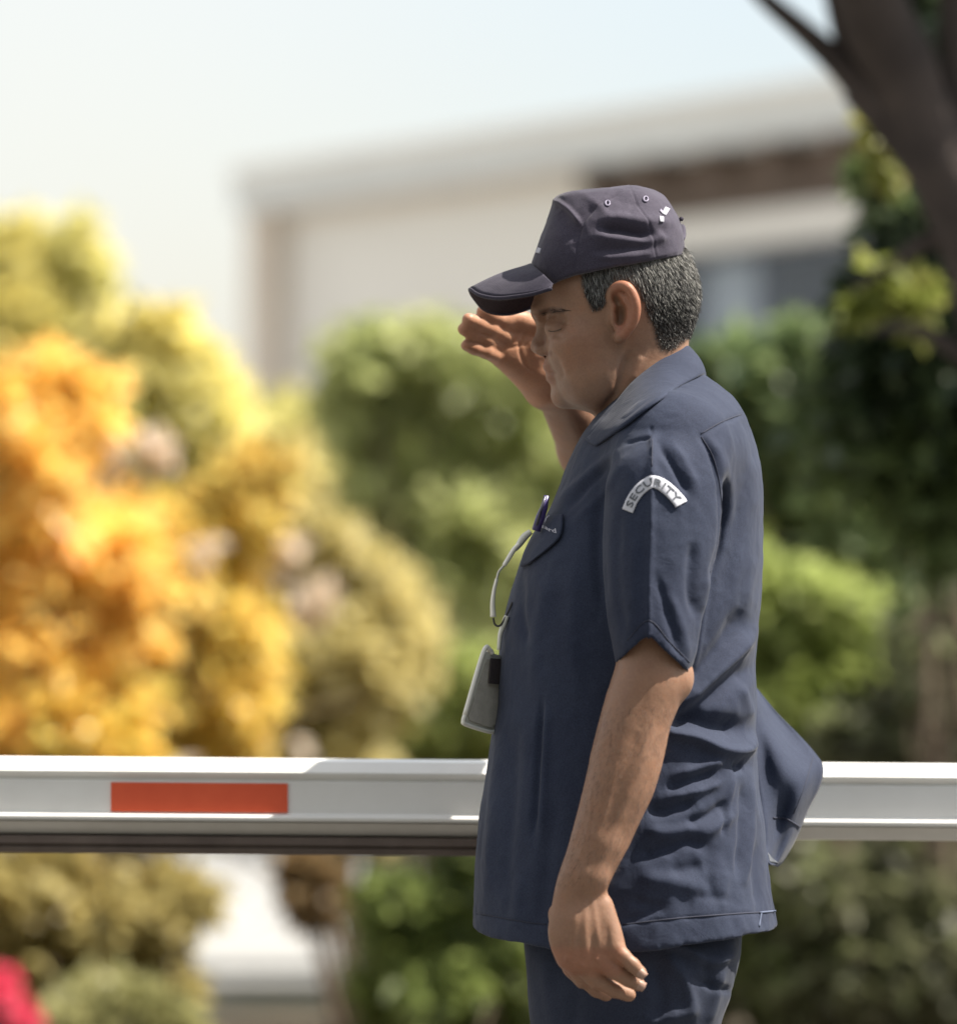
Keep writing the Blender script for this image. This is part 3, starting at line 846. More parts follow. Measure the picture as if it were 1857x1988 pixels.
# neck opening
shirt_prims.append(cone((1262, 740, 0), (1222, 690, 0), .058, .07, .006, op='s'))
lo = np.array([Q(905, 0, 0)[0], 5.68, Q(0, 1850, 0)[2]]); hi = np.array([Q(1525, 0, 0)[0], 6.42, Q(0, 690, 0)[2]])
V, F = surfnet(shirt_prims, lo, hi, 0.0027, relax=2)
N = vnormals(V, F)
shirt_strokes = [
    # sleeve crease, armhole, shoulder seam
    ([(1266, 850), (1264, 960), (1261, 1100), (1258, 1234)], 9, 5.0, 's'),
    ([(1360, 846), (1385, 890), (1399, 950), (1402, 1010), (1394, 1070), (1376, 1120)], 6, -6.5), ([(1374, 846), (1400, 890), (1416, 950), (1418, 1010)], 10, 3.0),
    ([(1440, 812), (1458, 850), (1468, 900)], 7, -2.5), ([(1360, 846), (1400, 822), (1440, 806)], 3, -1.6),
    ([(1215, 862), (1235, 855), (1266, 850)], 3.0, -2.5), ([(1262, 826), (1266, 850)], 3, -1.5),
    ([(1278, 862), (1300, 895), (1336, 958)], 7, -5.0), ([(1262, 905), (1290, 950), (1320, 990)], 10, 2.0), ([(1300, 858), (1330, 900), (1352, 950)], 9, 3.0),
    ([(1345, 1050), (1340, 1140), (1352, 1200)], 11, -5.5), ([(1300, 1150), (1325, 1230), (1336, 1280)], 11, 3.2), ([(1275, 1120), (1300, 1210), (1318, 1270)], 8, -3.0), ([(1372, 1100), (1362, 1200), (1350, 1290)], 7, 3.0),
    ([(1215, 1245), (1259, 1206), (1300, 1248), (1340, 1288)], 1.8, -1.0),
    ([(1200, 1000), (1196, 1120), (1210, 1230)], 12, -3.0), ([(1232, 1040), (1228, 1180)], 10, 1.6),
    # chest
    ([(1204, 871), (1150, 915), (1085, 975)], 9, 3.5), ([(1178, 905), (1140, 945), (1100, 990)], 7, -3.5), ([(1215, 885), (1175, 950), (1120, 1010)], 8, 2.0),
    ([(1165, 960), (1160, 1060), (1168, 1180)], 14, -5.0), ([(1120, 1090), (1110, 1200), (1120, 1330)], 18, 3.0), ([(1012, 1120), (1010, 1180), (1020, 1250)], 9, -4.0), ([(1070, 1120), (1040, 1230), (1035, 1330)], 14, 2.5),
    ([(1052, 1360), (1042, 1465), (1033, 1620)], 6, -6.0), ([(1062, 1370), (1056, 1480), (1048, 1640)], 8, 3.0), ([(975, 1390), (965, 1480), (952, 1640), (944, 1760)], 12, 4.5), ([(1000, 1420), (992, 1540), (980, 1720)], 14, -4.0), ([(1080, 1550), (1060, 1700), (1050, 1800)], 14, -3.0),
    ([(1010, 1700), (1000, 1800)], 12, 3.0),
    # small of the back: the cloth is caught and falls over itself
    ([(1335, 1335), (1400, 1258), (1446, 1185)], 20, -9.0), ([(1322, 1374), (1372, 1322), (1428, 1268), (1462, 1226)], 13, 11.0), ([(1320, 1402), (1375, 1360), (1430, 1315), (1462, 1290)], 17, -8.0),
    ([(1400, 1150), (1425, 1060), (1440, 960)], 16, -2.5), ([(1448, 1190), (1462, 1080)], 10, 2.0), ([(1440, 1330), (1458, 1395)], 8, 4.0),
    ([(1300, 1398), (1345, 1398), (1400, 1410), (1450, 1416)], 19, -15.0), ([(1290, 1420), (1345, 1432), (1395, 1455), (1440, 1458), (1466, 1436)], 12, 12.0),
    ([(1425, 1492), (1446, 1486)], 10, -9.0), ([(1458, 1500), (1458, 1600), (1445, 1715)], 7, 6.0), ([(1444, 1530), (1438, 1620), (1430, 1700)], 7, -5.5), ([(1424, 1510), (1410, 1580)], 6, 4.0), ([(1410, 1560), (1400, 1620)], 6, -5.0),
    ([(1290, 1531), (1340, 1516), (1392, 1498)], 11, -8.0), ([(1310, 1505), (1360, 1490), (1405, 1478)], 9, 5.0), ([(1255, 1574), (1300, 1572), (1350, 1554)], 13, -9.0), ([(1300, 1548), (1350, 1538), (1400, 1520)], 8, 6.0),
    ([(1330, 1598), (1375, 1584), (1412, 1556)], 9, -7.5), ([(1250, 1612), (1300, 1618), (1350, 1604)], 14, 6.5), ([(1230, 1662), (1290, 1650), (1338, 1634), (1368, 1646)], 13, -7.0), ([(1352, 1626), (1392, 1604), (1425, 1580)], 12, 6.0),
    ([(1390, 1640), (1375, 1700), (1385, 1750)], 12, -4.0), ([(1240, 1705), (1300, 1712), (1362, 1728)], 18, 6.5), ([(1300, 1694), (1362, 1680)], 11, -3.0), ([(1225, 1750), (1290, 1762)], 12, -4.5), ([(1215, 1790), (1275, 1766)], 8, -5.0), ([(1410, 1690), (1400, 1770)], 10, 3.5),
    ([(1472, 1560), (1480, 1680), (1492, 1780)], 9, 3.0), ([(1462, 1640), (1470, 1760)], 8, -3.5), ([(1350, 1740), (1420, 1748)], 10, -2.5),
    ([(1195, 1796), (1317, 1784), (1420, 1776), (1490, 1772)], 2.2, -1.6), ([(920, 1775), (1012, 1790), (1060, 1796)], 2.2, -1.4),
]
shirt_strokes = [(s_[0], s_[1], s_[2] * (.82 if min(p_[1] for p_ in s_[0]) > 1480 else 1), *s_[3:]) for s_ in shirt_strokes]
dsp = strokes(V, N, shirt_strokes)
dsp += .0016 * fbm(V * np.array([11, 11, 7]) + 3.1, 3) + .0006 * fbm(V * 60, 2)
nlow = np.clip((proj(V)[1] - 1350) / 200, 0, 1) * np.clip(N[:, 0] * 1.5 + .5, 0, 1)
dsp += nlow * .0022 * fbm(V * np.array([26, 26, 14]), 3)
V = V + N * dsp[:, None]
shirt = mesh_obj('shirt', V, F, M_SHIRT, man)
shirtdr = Drape(V, F)
print('shirt', len(V), time.time() - T0)

# collar: one leaf folded round the neck, mirrored on the far side
topn = spline([(1334, 671, 0), (1328, 673, -.022), (1300, 690, -.046), (1272, 708, -.060), (1235, 736, -.066), (1212, 760, -.064), (1186, 791, -.056), (1160, 816, -.045), (1135, 846, -.034)], 40)
botn = spline([(1368, 731, 0), (1358, 729, -.048), (1335, 741, -.078), (1315, 752, -.094), (1290, 770, -.104), (1257, 793, -.108), (1214, 827, -.104), (1180, 851, -.094), (1154, 866, -.078)], 40)
def collar_rows(sg):
    a = Q(topn[:, 0], topn[:, 1], sg * topn[:, 2]); b = Q(botn[:, 0], botn[:, 1], sg * botn[:, 2])
    return a, b
_bh = shirtdr(botn[:, :2] - (botn[:, :2] - topn[:, :2]) * .06, .004, -.03)
_y = np.minimum(_bh[:, 1] - 6, botn[:, 2] * .55); _y[:4] = botn[:4, 2]; _y[3:-3] = np.convolve(_y, np.ones(7) / 7, 'valid'); botn[:, 2] = _y - .004
a, b = collar_rows(1); a2, b2 = collar_rows(-1)
A = np.concatenate([a[::-1], a2[1:]]); B_ = np.concatenate([b[::-1], b2[1:]])
inn = A * np.array([1, 1, 1]); cen = np.array([Q(1262, 740, 0)[0], 6, 0])
rows = []
out = (A - cen) * [1, 1, 0]; out /= np.linalg.norm(out, axis=1)[:, None]
rows.append(A - out * .006 - [0, 0, .045]); rows.append(A - out * .006 - [0, 0, .022]); rows.append(A - out * .005 - [0, 0, .004]); rows.append(A - out * .002 + [0, 0, .0008])
for t in np.linspace(0, 1, 12):
    bulge = .005 * math.sin(math.pi * t)
    w = .0022 * vnoise(np.stack([np.arange(len(A)) * .16, np.full(len(A), t * 2.2), np.zeros(len(A))], 1))[:, None]
    rows.append(A * (1 - t) + B_ * t + out * (bulge + w * t))
v2, f2 = thicken(np.concatenate(rows), grid_faces(16, len(A)), .0026)
collar = mesh_obj('collar', v2, f2, M_COLLAR, shirt)
# stitched lines on the collar
r = rows[-2] + out * .0006 ; v2, f2 = tube(r[:44], .0006, 5); mesh_obj('collar_stitching', v2, f2, M_NAVYTHREAD, shirt)

# seams that stand a little proud of the cloth
def seam(pts, rad=.0007, name='seam', m=M_NAVYTHREAD, lift=.0003, n=40):
    v2, f2 = tube(shirtdr(spline(pts, n), lift), rad, 5); return mesh_obj(name, v2, f2, m, shirt)
seam([(1361, 848), (1384, 888), (1397, 945), (1400, 1008), (1392, 1066), (1378, 1112)])
seam([(1266, 852), (1265, 905)], n=12)
seam([(1360, 842), (1400, 819), (1438, 804)], n=14)
seam([(1217, 1243), (1259, 1205), (1300, 1247), (1338, 1286)], n=30)
seam([(1210, 1795), (1317, 1783), (1420, 1775), (1484, 1771)], rad=.0009)
seam([(925, 1773), (1012, 1789), (1060, 1795)], n=20)
# white bar tack at the side vent
for p in ([(1474, 1772), (1506, 1769)], [(1477, 1773), (1473, 1799)]):
    seam(p, rad=.0013, name='vent_tack', m=mat('faded_blue_thread', (.09, .11, .17), .9) if 'faded_blue_thread' not in bpy.data.materials else bpy.data.materials['faded_blue_thread'], lift=.0012, n=8)

# pocket flap with pale embroidery
n = 14
fl = []
for j in np.linspace(0, 1, n):
    a = np.array([1064, 990]) * (1 - j) + np.array([1092, 1000]) * j if False else None
    L0 = spline([(1064, 1000), (1040, 1030), (1018, 1072), (1011, 1100)], n)[int(round(j * (n - 1)))]
    L1 = spline([(1092, 999), (1090, 1030), (1078, 1052), (1024, 1096)], n)[int(round(j * (n - 1)))]
    fl.append([L0 * (1 - i) + L1 * i for i in np.linspace(0, 1, n)])
uv = np.array(fl).reshape(-1, 2)
Pf = []
Pfb = shirtdr(uv + [3.5, 0], .004)
for (a, b), p in zip(uv, Pfb):
    dy = min(p[1] - 6, -.02); Pf.append(Q(a, b, dy))
v2, f2 = thicken(np.array(Pf), grid_faces(n, n), .0022)
flap = mesh_obj('pocket_flap', v2, f2, M_SHIRT, shirt)
flapdr = Drape(np.concatenate([v2]), f2)

def text_on(txt, mapper, dr, name, material, parent, size=1.0, lift=.0016, depth=.0006, spacing=1.0):
    cu = bpy.data.curves.new('lettering', 'FONT'); cu.body = txt; cu.size = 1.0; cu.align_x = 'CENTER'; cu.align_y = 'CENTER'; cu.resolution_u = 2
    cu.space_character = spacing; cu.offset = .012
    ob = bpy.data.objects.new('lettering', cu); COL.objects.link(ob)
    dg = bpy.context.evaluated_depsgraph_get(); me = bpy.data.meshes.new_from_object(ob.evaluated_get(dg))
    bm = bmesh.new(); bm.from_mesh(me); bmesh.ops.triangulate(bm, faces=bm.faces)
    xy = np.array([v.co[:2] for v in bm.verts]); fs = [[v.index for v in f.verts] for f in bm.faces]
    bm.free(); bpy.data.objects.remove(ob); bpy.data.curves.remove(cu); bpy.data.meshes.remove(me)
    uv = mapper(xy); Vt = dr(uv, lift)
    v2, f2 = thicken(Vt, fs, depth)
    return mesh_obj(name, v2, f2, material, parent, smooth=False)

# shoulder patch: rocker tab; centre line through photo points
cl = spline([(1217.5, 992), (1227, 970), (1241, 951), (1257, 938.5), (1268, 935), (1284, 941), (1302, 955), (1318, 972.5), (1322, 979)], 60)
tg = np.gradient(cl, axis=0); tg /= np.linalg.norm(tg, axis=1)[:, None]; nn_ = np.stack([tg[:, 1], -tg[:, 0]], 1)
arc = np.r_[0, np.cumsum(np.linalg.norm(np.diff(cl, axis=0), axis=1))]
hwd = 10.8 + 2.0 * np.linspace(0, 1, 60)
uv = np.concatenate([cl + nn_ * (hwd * s)[:, None] for s in np.linspace(-1, 1, 7)])
Pp = shirtdr(uv, .0013)
v2, f2 = thicken(Pp, grid_faces(7, 60), .0006)
patch = mesh_obj('shoulder_patch', v2, f2, M_PATCH, shirt)
patchdr = Drape(v2, f2)
def pmap(xy):
    w = xy[:, 0].max() - xy[:, 0].min()
    s = (xy[:, 0] - xy[:, 0].min()) / w * (arc[-1] - 17) + 8.5
    h = (xy[:, 1]) / (xy[:, 1].max() - xy[:, 1].min()) * 13.5
    c = np.stack([np.interp(s, arc, cl[:, i]) for i in (0, 1)], 1); q = np.stack([np.interp(s, arc, nn_[:, i]) for i in (0, 1)], 1)
    return c + q * h[:, None]
text_on('SECURITY', pmap, patchdr, 'patch_lettering', M_LETTER, shirt, lift=.0006, spacing=1.1)
_c = cl[1:-1]; _n = nn_[1:-1] * hwd[1:-1, None] * .93
bord = np.concatenate([_c + _n, (_c - _n)[::-1], (_c + _n)[:1]])


# embroidery on the flap
def emap(xy):
    w = xy[:, 0].max() - xy[:, 0].min(); s = (xy[:, 0] - xy[:, 0].min()) / w
    a, b = np.array([1038, 1024.0]), np.array([1079, 1031.0])
    c = a + (b - a) * s[:, None] + np.stack([0 * s, -5 * np.sin(math.pi * np.clip(s * 1.4, 0, 1))], 1)
    return c + np.stack([-.15 * xy[:, 1], -xy[:, 1]], 1) * 12
text_on('guard', emap, flapdr, 'pocket_embroidery', M_THREAD, shirt, lift=.0006)
seam_ = tube(flapdr([(1064 - i * 0 + 0, 0) for i in range(0)] or spline([(1058, 1014), (1061, 1006), (1066, 1002)], 6), .0008), .0012, 5)
mesh_obj('pocket_embroidery', seam_[0], seam_[1], M_THREAD, shirt)

# blown-out shirt tail behind the back
tl = spline([(1462, 1330), (1500, 1375), (1545, 1422), (1580, 1462), (1596, 1489), (1590, 1528), (1566, 1575), (1545, 1625), (1522, 1668), (1508, 1683)], 40)
tr = spline([(1458, 1345), (1458, 1420), (1462, 1470), (1468, 1520), (1476, 1565), (1482, 1600), (1485, 1635), (1484, 1655), (1488, 1672), (1494, 1679)], 40)
rows = []
for j in np.linspace(0, 1, 18):
    r = tl * (1 - j) + tr * j
    i = np.linspace(0, 1, 40)
    yy = .02 + .10 * (1 - j) + .03 * (1 - i) + .012 * np.sin(j * 8 + i * 3) + .008 * np.sin(i * 9 + j * 3) + .003 * np.sin(i * 17 - j * 11)
    rows.append(Q(r[:, 0], r[:, 1], yy))
v2, f2 = thicken(np.concatenate(rows), grid_faces(18, 40), .0022)
tail = mesh_obj('shirt_tail', v2, f2, M_SHIRT, shirt)
taildr = Drape(v2, f2)
for pts, m, rr in (([(1500, 1588), (1525, 1590), (1552, 1606)], M_NAVYTHREAD, .0012), ([(1578, 1470), (1560, 1530), (1540, 1580)], M_NAVYTHREAD, .0006)):
    v2, f2 = tube(taildr(spline(pts, 14), .0004, .05), rr, 5); mesh_obj('tail_hem_seam', v2, f2, m, shirt)
drape_quad(taildr, [(1490, 1656), (1496, 1664), (1510, 1676), (1494, 1674)], 'tail_lining', mat('pale_lining', (.10, .11, .13), .9), shirt)

# ---- trousers and shoes
def leg(sg):
    return Column([
        (1740, 1010, 1446, sg * .075, .098), (1815, 1016, 1436, sg * .080, .100), (1881, 1021, 1431, sg * .084, .098), (1942, 1025, 1412, sg * .088, .094), (1988, 1029, 1398, sg * .090, .090), (2150, 1060, 1372, sg * .092, .080),
        (2400, 1092, 1330, sg * .095, .068), (2700, 1115, 1322, sg * .097, .060), (2950, 1110, 1318, sg * .10, .058), (3060, 1104, 1322, sg * .10, .060)], n=2.1, k=.012 if sg > 0 else 0, sig=.012, cap=.004)
lo = np.array([Q(1000, 0, 0)[0], 5.79, .05]); hi = np.array([Q(1460, 0, 0)[0], 6.21, Q(0, 1740, 0)[2]])
V, F = surfnet([leg(-1), leg(1)], lo, hi, .0042, relax=2)
N = vnormals(V, F)
ts = [([(1277, 1826), (1330, 1842), (1375, 1868), (1425, 1850)], 10, 8.0), ([(1300, 1815), (1370, 1826), (1425, 1815)], 12, -7.0), ([(1290, 1850), (1330, 1910), (1345, 1980)], 12, 6.0), ([(1270, 1870), (1285, 1940), (1270, 1990)], 16, -6.0),
      ([(1400, 1880), (1385, 1950), (1370, 1990)], 9, 4.0), ([(1350, 1900), (1380, 1915), (1420, 1924)], 6, -4.5), ([(1250, 1985), (1300, 1975), (1345, 1965)], 12, 7.0), ([(1360, 1860), (1380, 1920)], 8, -3.5), ([(1060, 1850), (1070, 1980)], 16, 3.0), ([(1120, 1930), (1110, 1988)], 12, -3.0)]
V = V + N * (strokes(V, N, ts) + .003 * fbm(V * np.array([9, 9, 6]), 3) + .0015 * fbm(V * 25, 2))[:, None]
mesh_obj('trousers', V, F, M_TROUSER, man)
M_SHOE = mat('black_leather', (.015, .015, .016), .3)
for sg in (-1, 1):
    px = lambda u_: Q(u_, 3000, 0)[0]
    pr = [Cone([px(1120), 6 + sg * .10, .045], [px(960), 6 + sg * .115, .03], .047, .038, .02), Cone([px(1270), 6 + sg * .10, .045], [px(1120), 6 + sg * .10, .05], .042, .046, .02), Cone([px(1215), 6 + sg * .10, .05], [px(1215), 6 + sg * .10, .12], .045, .05, .02)]
    class Fl(Cone):
        def d(s, P): return P[:, 2] * -1 + .022
    pf = Fl([0, 6, 0], [0, 6, 0], 9, 9, .004, 'i')
    pf2 = pr + [pf]
    def fn(P, cc, cr, pf2=pf2): return np.maximum(fuse(pf2[:3], P, cc, cr), .018 - P[:, 2])
    V, F = surfnet(None, [px(880), 6 + sg * .10 - .08, -.01], [px(1350), 6 + sg * .10 + .08, .19], .004, fn=fn)
    sh = mesh_obj('shoe', V, F, M_SHOE, man)
    xs = np.linspace(px(915), px(1290), 14); w = np.interp(xs, [px(915), px(990), px(1120), px(1230), px(1290)], [.018, .044, .040, .038, .022])
    ring_ = np.concatenate([np.stack([xs, 6 + sg * .105 - w], 1), np.stack([xs, 6 + sg * .105 + w], 1)[::-1]])
    n_ = len(ring_); Vs = np.concatenate([np.c_[ring_, np.zeros(n_)], np.c_[ring_, np.full(n_, .02)]])
    Fs = [list(range(n_))[::-1], list(range(n_, 2 * n_))] + [[i, (i + 1) % n_, n_ + (i + 1) % n_, n_ + i] for i in range(n_)]
    mesh_obj('sole', Vs, Fs, M_SHOE, sh, smooth=False)
print('trousers', time.time() - T0)

# ---- things he carries
M_PEN = mat('violet_pen_plastic', (.06, .045, .16), .3)
pen = empty('pen', Q(1052, 1000, -.09), category='pen', label='slim violet pen clipped upright in the chest pocket')
v2, f2 = tube([Q(1061, 962, -.088), Q(1056, 985, -.088), Q(1049, 1003, -.088), Q(1040, 1030, -.086)], [.0030, .0042, .0052, .005], 12); mesh_obj('barrel', v2, f2, M_PEN, pen)
v2, f2 = tube([Q(1058.5, 963, -.093), Q(1049, 992, -.095), Q(1041, 1020, -.094)], [.0012, .0016, .0016], 6); mesh_obj('clip', v2, f2, mat('dark_metal', (.1, .1, .12), .3, Metallic=.8), pen)

M_CLEAR = mat('clear_pale_plastic', (.62, .62, .55), .25, **{'Specular IOR Level': .6})
M_WHITEP = mat('glossy_white_plastic', (.78, .76, .68), .25)
lan = empty('lanyard', Q(975, 1150, -.05), category='lanyard', label='thin pale plastic lanyard looping from the chest pocket down to the badge')
def ribbon(pts, w, name, m, y=-.06, thick=.0018, y2=None, n=20, par=None):
    p = spline(pts, n); tg_ = np.gradient(p, axis=0); tg_ /= np.linalg.norm(tg_, axis=1)[:, None]; q = np.stack([tg_[:, 1], -tg_[:, 0]], 1)
    ww = spline([(a, 0) for a in w], n)[:, 0][:, None]
    rows = []
    for i, s in enumerate(np.linspace(-1, 1, 5)):
        r = p + q * ww * s
        rows.append(Q(r[:, 0], r[:, 1], y - .004 * (1 - s * s)))
    v2, f2 = thicken(np.concatenate(rows), grid_faces(5, n), thick)
    return mesh_obj(name, v2, f2, m, par if par is not None else lan)
ribbon([(1030, 1032), (1018, 1042), (1008, 1056), (999, 1068)], [4, 6, 5, 2.5], 'band', M_CLEAR)
ribbon([(1008, 1056), (998, 1066), (988, 1082), (978, 1098)], [2.5, 3.2, 3.2, 2.6], 'reflective_band', M_WHITEP, y=-.066)
ribbon([(978, 1098), (968, 1110), (964, 1124)], [.8, .7, .8], 'band', M_CLEAR)
ribbon([(964, 1124), (959, 1145), (956, 1170), (957, 1198)], [1.8, 2.2, 3.2, 4.4], 'reflective_band', M_WHITEP, y=-.066)
M_DKM = mat('dark_cord', (.04, .035, .03), .5)
v2, f2 = tube(spline([Q(957, 1200, -.06), Q(961, 1213, -.062), Q(971, 1214, -.062), Q(983, 1194, -.06), Q(994, 1170, -.055)], 24), .0013, 6); mesh_obj('cord', v2, f2, M_DKM, lan)
ribbon([(984, 1196), (978, 1212), (971, 1232), (968, 1262)], [4, 4.5, 3.4, 2.5], 'band', M_CLEAR, y=-.058)

bad = empty('id_badge', Q(935, 1345, -.05), category='badge', label='grey identity card in a pale plastic holder hanging below the belly of the uniform shirt')
# holder outline (pixels) and card
hold = [(938, 1267), (950, 1262), (955, 1269), (976, 1275), (978, 1390), (966, 1408), (962, 1418), (950, 1421), (904, 1407), (899, 1400), (902, 1388)]
bm = bmesh.new()
P3 = [Q(a, b, -.055 + .0006 * (a - 935)) for a, b in hold]
f = bm.faces.new([bm.verts.new(p) for p in P3]); bm.normal_update()
bmesh.ops.solidify(bm, geom=[f], thickness=.003); bmesh.ops.triangulate(bm, faces=bm.faces)
bm.verts.index_update(); mesh_obj('card_holder', np.array([v_.co[:] for v_ in bm.verts]), [[v_.index for v_ in g.verts] for g in bm.faces], M_CLEAR, bad, smooth=False); bm.free()
M_CARD = mat('grey_card', (.2, .19, .17), .5)
n, l, b = nodes(M_CARD); co = coords(M_CARD); l.new(ramp(M_CARD, noise_node(M_CARD, co, 60, 4, .7), [(.3, (.36, .34, .29)), (.7, (.50, .475, .42))]), b.inputs['Base Color'])
card = [(944, 1280), (974, 1282), (976, 1385), (962, 1404), (952, 1413), (911, 1399), (908, 1391)]
bm = bmesh.new(); f = bm.faces.new([bm.verts.new(Q(a, b_, -.0605 + .0006 * (a - 935))) for a, b_ in card]); bm.normal_update()
bmesh.ops.solidify(bm, geom=[f], thickness=.0012); bmesh.ops.triangulate(bm, faces=bm.faces); bm.verts.index_update()
mesh_obj('card', np.array([v_.co[:] for v_ in bm.verts]), [[v_.index for v_ in g.verts] for g in bm.faces], M_CARD, bad, smooth=False); bm.free()
bm = bmesh.new(); f = bm.faces.new([bm.verts.new(Q(a, b_, -.0645 + .0006 * (a - 935))) for a, b_ in [(951, 1278), (979, 1280), (977, 1330), (947, 1327)]]); bm.normal_update()
bmesh.ops.solidify(bm, geom=[f], thickness=.002); bm.verts.index_update()
mesh_obj('card_photo', np.array([v_.co[:] for v_ in bm.verts]), [[v_.index for v_ in g.verts] for g in bm.faces], mat('dark_card_photo', (.06, .05, .05), .4), bad, smooth=False); bm.free()
v2, f2 = tube(spline([Q(a, b_, -.06 + .0006 * (a - 935)) for a, b_ in hold[-1:] + hold[:3]], 40), .0028, 8); mesh_obj('holder_rim', v2, f2, M_WHITEP, bad)
v2, f2 = tube(spline([Q(a, b_, -.06 + .0006 * (a - 935)) for a, b_ in hold[5:]], 40), .0024, 8); mesh_obj('holder_rim', v2, f2, M_WHITEP, bad)
# ------------------------------------------------------------------ setting: ground, building
def grain(m, c0, c1, scale, bumps=(0.3, 0.01), detail=5):
    n, l, b = nodes(m); co = coords(m)
    a = noise_node(m, co, scale, detail, .6)
    l.new(ramp(m, a, [(.3, c0), (.7, c1)]), b.inputs['Base Color'])
    if bumps: bump(m, noise_node(m, co, scale * 8, 4, .6), *bumps)
    return m
M_CONC = grain(mat('pale_concrete', rough=.9), (.25, .25, .245), (.33, .33, .325), 1.2)
M_LAWN = grain(mat('mown_lawn', rough=.95), (.05, .07, .02), (.09, .11, .035), 3)
M_SOIL = grain(mat('planting_bed_soil', rough=.95), (.06, .045, .03), (.11, .085, .055), 6)
M_WALL = grain(mat('off_white_render', rough=.85), (.73, .70, .645), (.79, .76, .705), .8, None)
M_FASC = grain(mat('pale_grey_fascia', rough=.6), (.61, .62, .605), (.68, .69, .675), 1.5, None)
M_SOFF = grain(mat('brown_timber_soffit', rough=.7), (.12, .085, .065), (.18, .13, .10), 4, None)
M_FRAME = mat('slate_window_frame', (.10, .12, .16), .5)
M_GLASS = mat('window_glass', (.035, .05, .075), .10)
M_BLIND = mat('grey_blue_blind', (.33, .38, .44), .8)
M_BEIGE = grain(mat('beige_column_paint', rough=.85), (.62, .54, .46), (.68, .60, .51), 1.0, None)

mesh_obj('ground', *((lambda: (np.array([[-900, -60, 0], [900, -60, 0], [900, 1500, 0], [-900, 1500, 0]], float), [[0, 1, 2, 3]]))()), M_LAWN, kind='structure')
def sheet(name, poly, z, m):
    return mesh_obj(name, np.array([[x, y, z] for x, y in poly]), [list(range(len(poly)))], m, smooth=False, kind='structure')
sheet('driveway', [(-60, -20), (60, -20), (60, 10.6), (-60, 10.6)], .004, grain(mat('driveway_asphalt', rough=.9), (.09, .088, .084), (.13, .128, .122), 3))
sheet('path', [(-60, 16.5), (60, 16.5), (60, 52.0), (-60, 52.0)], .008, M_CONC)
sheet('planting_bed', [(-60, 11.0), (60, 11.0), (60, 16.2), (-60, 16.2)], .012, M_SOIL)
for nm, y in (('kerb', 10.8), ('kerb', 16.35)):
    bevel_box(nm, (0, y, .06), (120, .16, .12), M_CONC, bev=.015, kind='structure')

# building: facade runs away to the left
bl = empty('building', (-1.57, 34, 0), category='building', label='low white building with deep pale roof fascia and brown timber soffit behind the shrubs')
fa = np.array([-1.568, 34.0]); fb = np.array([1.997, 28.4]); fd = (fb - fa); FL = np.linalg.norm(fd); fd /= FL; fn = np.array([-fd[1], fd[0]])
if fn[1] < 0: fn = -fn       # into the building
def fbox(name, s0, s1, d0, d1, z0, z1, m, parent=bl, **kw):
    """box along the facade: s metres from the left corner, d metres into the building"""
    P = [fa + fd * s + fn * d for s in (s0, s1) for d in (d0, d1)]
    V = np.array([[p[0], p[1], z] for p in P for z in (z0, z1)])
    F = [[0, 1, 3, 2], [4, 6, 7, 5], [0, 4, 5, 1], [2, 3, 7, 6], [0, 2, 6, 4], [1, 5, 7, 3]]
    return mesh_obj(name, V, F, m, parent, smooth=False, **kw)
ft = lambda t: t * FL
fbox('roof_slab', -.02, FL + 3.2, -.02, 7, 4.0, 4.27, M_FASC)
fbox('roof_edge_flashing', -.04, FL + 3.22, -.045, -.02, 4.20, 4.29, M_WALL)
fbox('corner_column', 0, .30, .05, .40, 0, 4.0, M_BEIGE)
fbox('wall', .30, 1.9, .22, .42, 0, 3.93, M_WALL)
fbox('wall', 1.9, ft(.57), .22, .42, 3.02, 3.93, M_WALL)
fbox('wall_head', .30, ft(.57), .14, .42, 3.93, 4.0, M_BEIGE)
fbox('wall', -.0, .30, .40, 6.8, 0, 4.0, M_WALL)
fbox('soffit_board', ft(.57), FL + 3.0, .30, .42, 3.60, 4.0, M_SOFF)
for i in range(9):
    fbox('soffit_rafter', ft(.57) + .12 + i * .62, ft(.57) + .20 + i * .62, .08, .30, 3.84, 3.998, M_SOFF)
fbox('beam', ft(.57), FL + .42, .02, .32, 3.43, 3.60, M_WALL)
fbox('back_wall', 1.9, FL + 3.0, 1.6, 1.8, 0, 4.0, M_FRAME)
fbox('floor_slab', 0.0, FL + 3.0, .05, 6, 0.0, .12, M_CONC)
s = 1.9
for k, w in enumerate((.9, .9, 1.05, .62, .9, 1.3)):
    fr = fbox('window', s, s + w, .34, .40, .9, 3.02 if s < ft(.57) - .4 else 3.43, M_FRAME)
    top = 3.02 if s < ft(.57) - .4 else 3.43
    fbox('pane', s + .06, s + w - .06, .325, .345, .98, top - .06, M_BLIND if k in (3,) else M_GLASS, fr)
    s += w + .02
fbox('sill_wall', 1.9, FL + 1.4, .26, .44, 0, .9, M_WALL)
fbox('post', FL + .30, FL + .46, .04, .30, 0, 3.43, M_WALL)

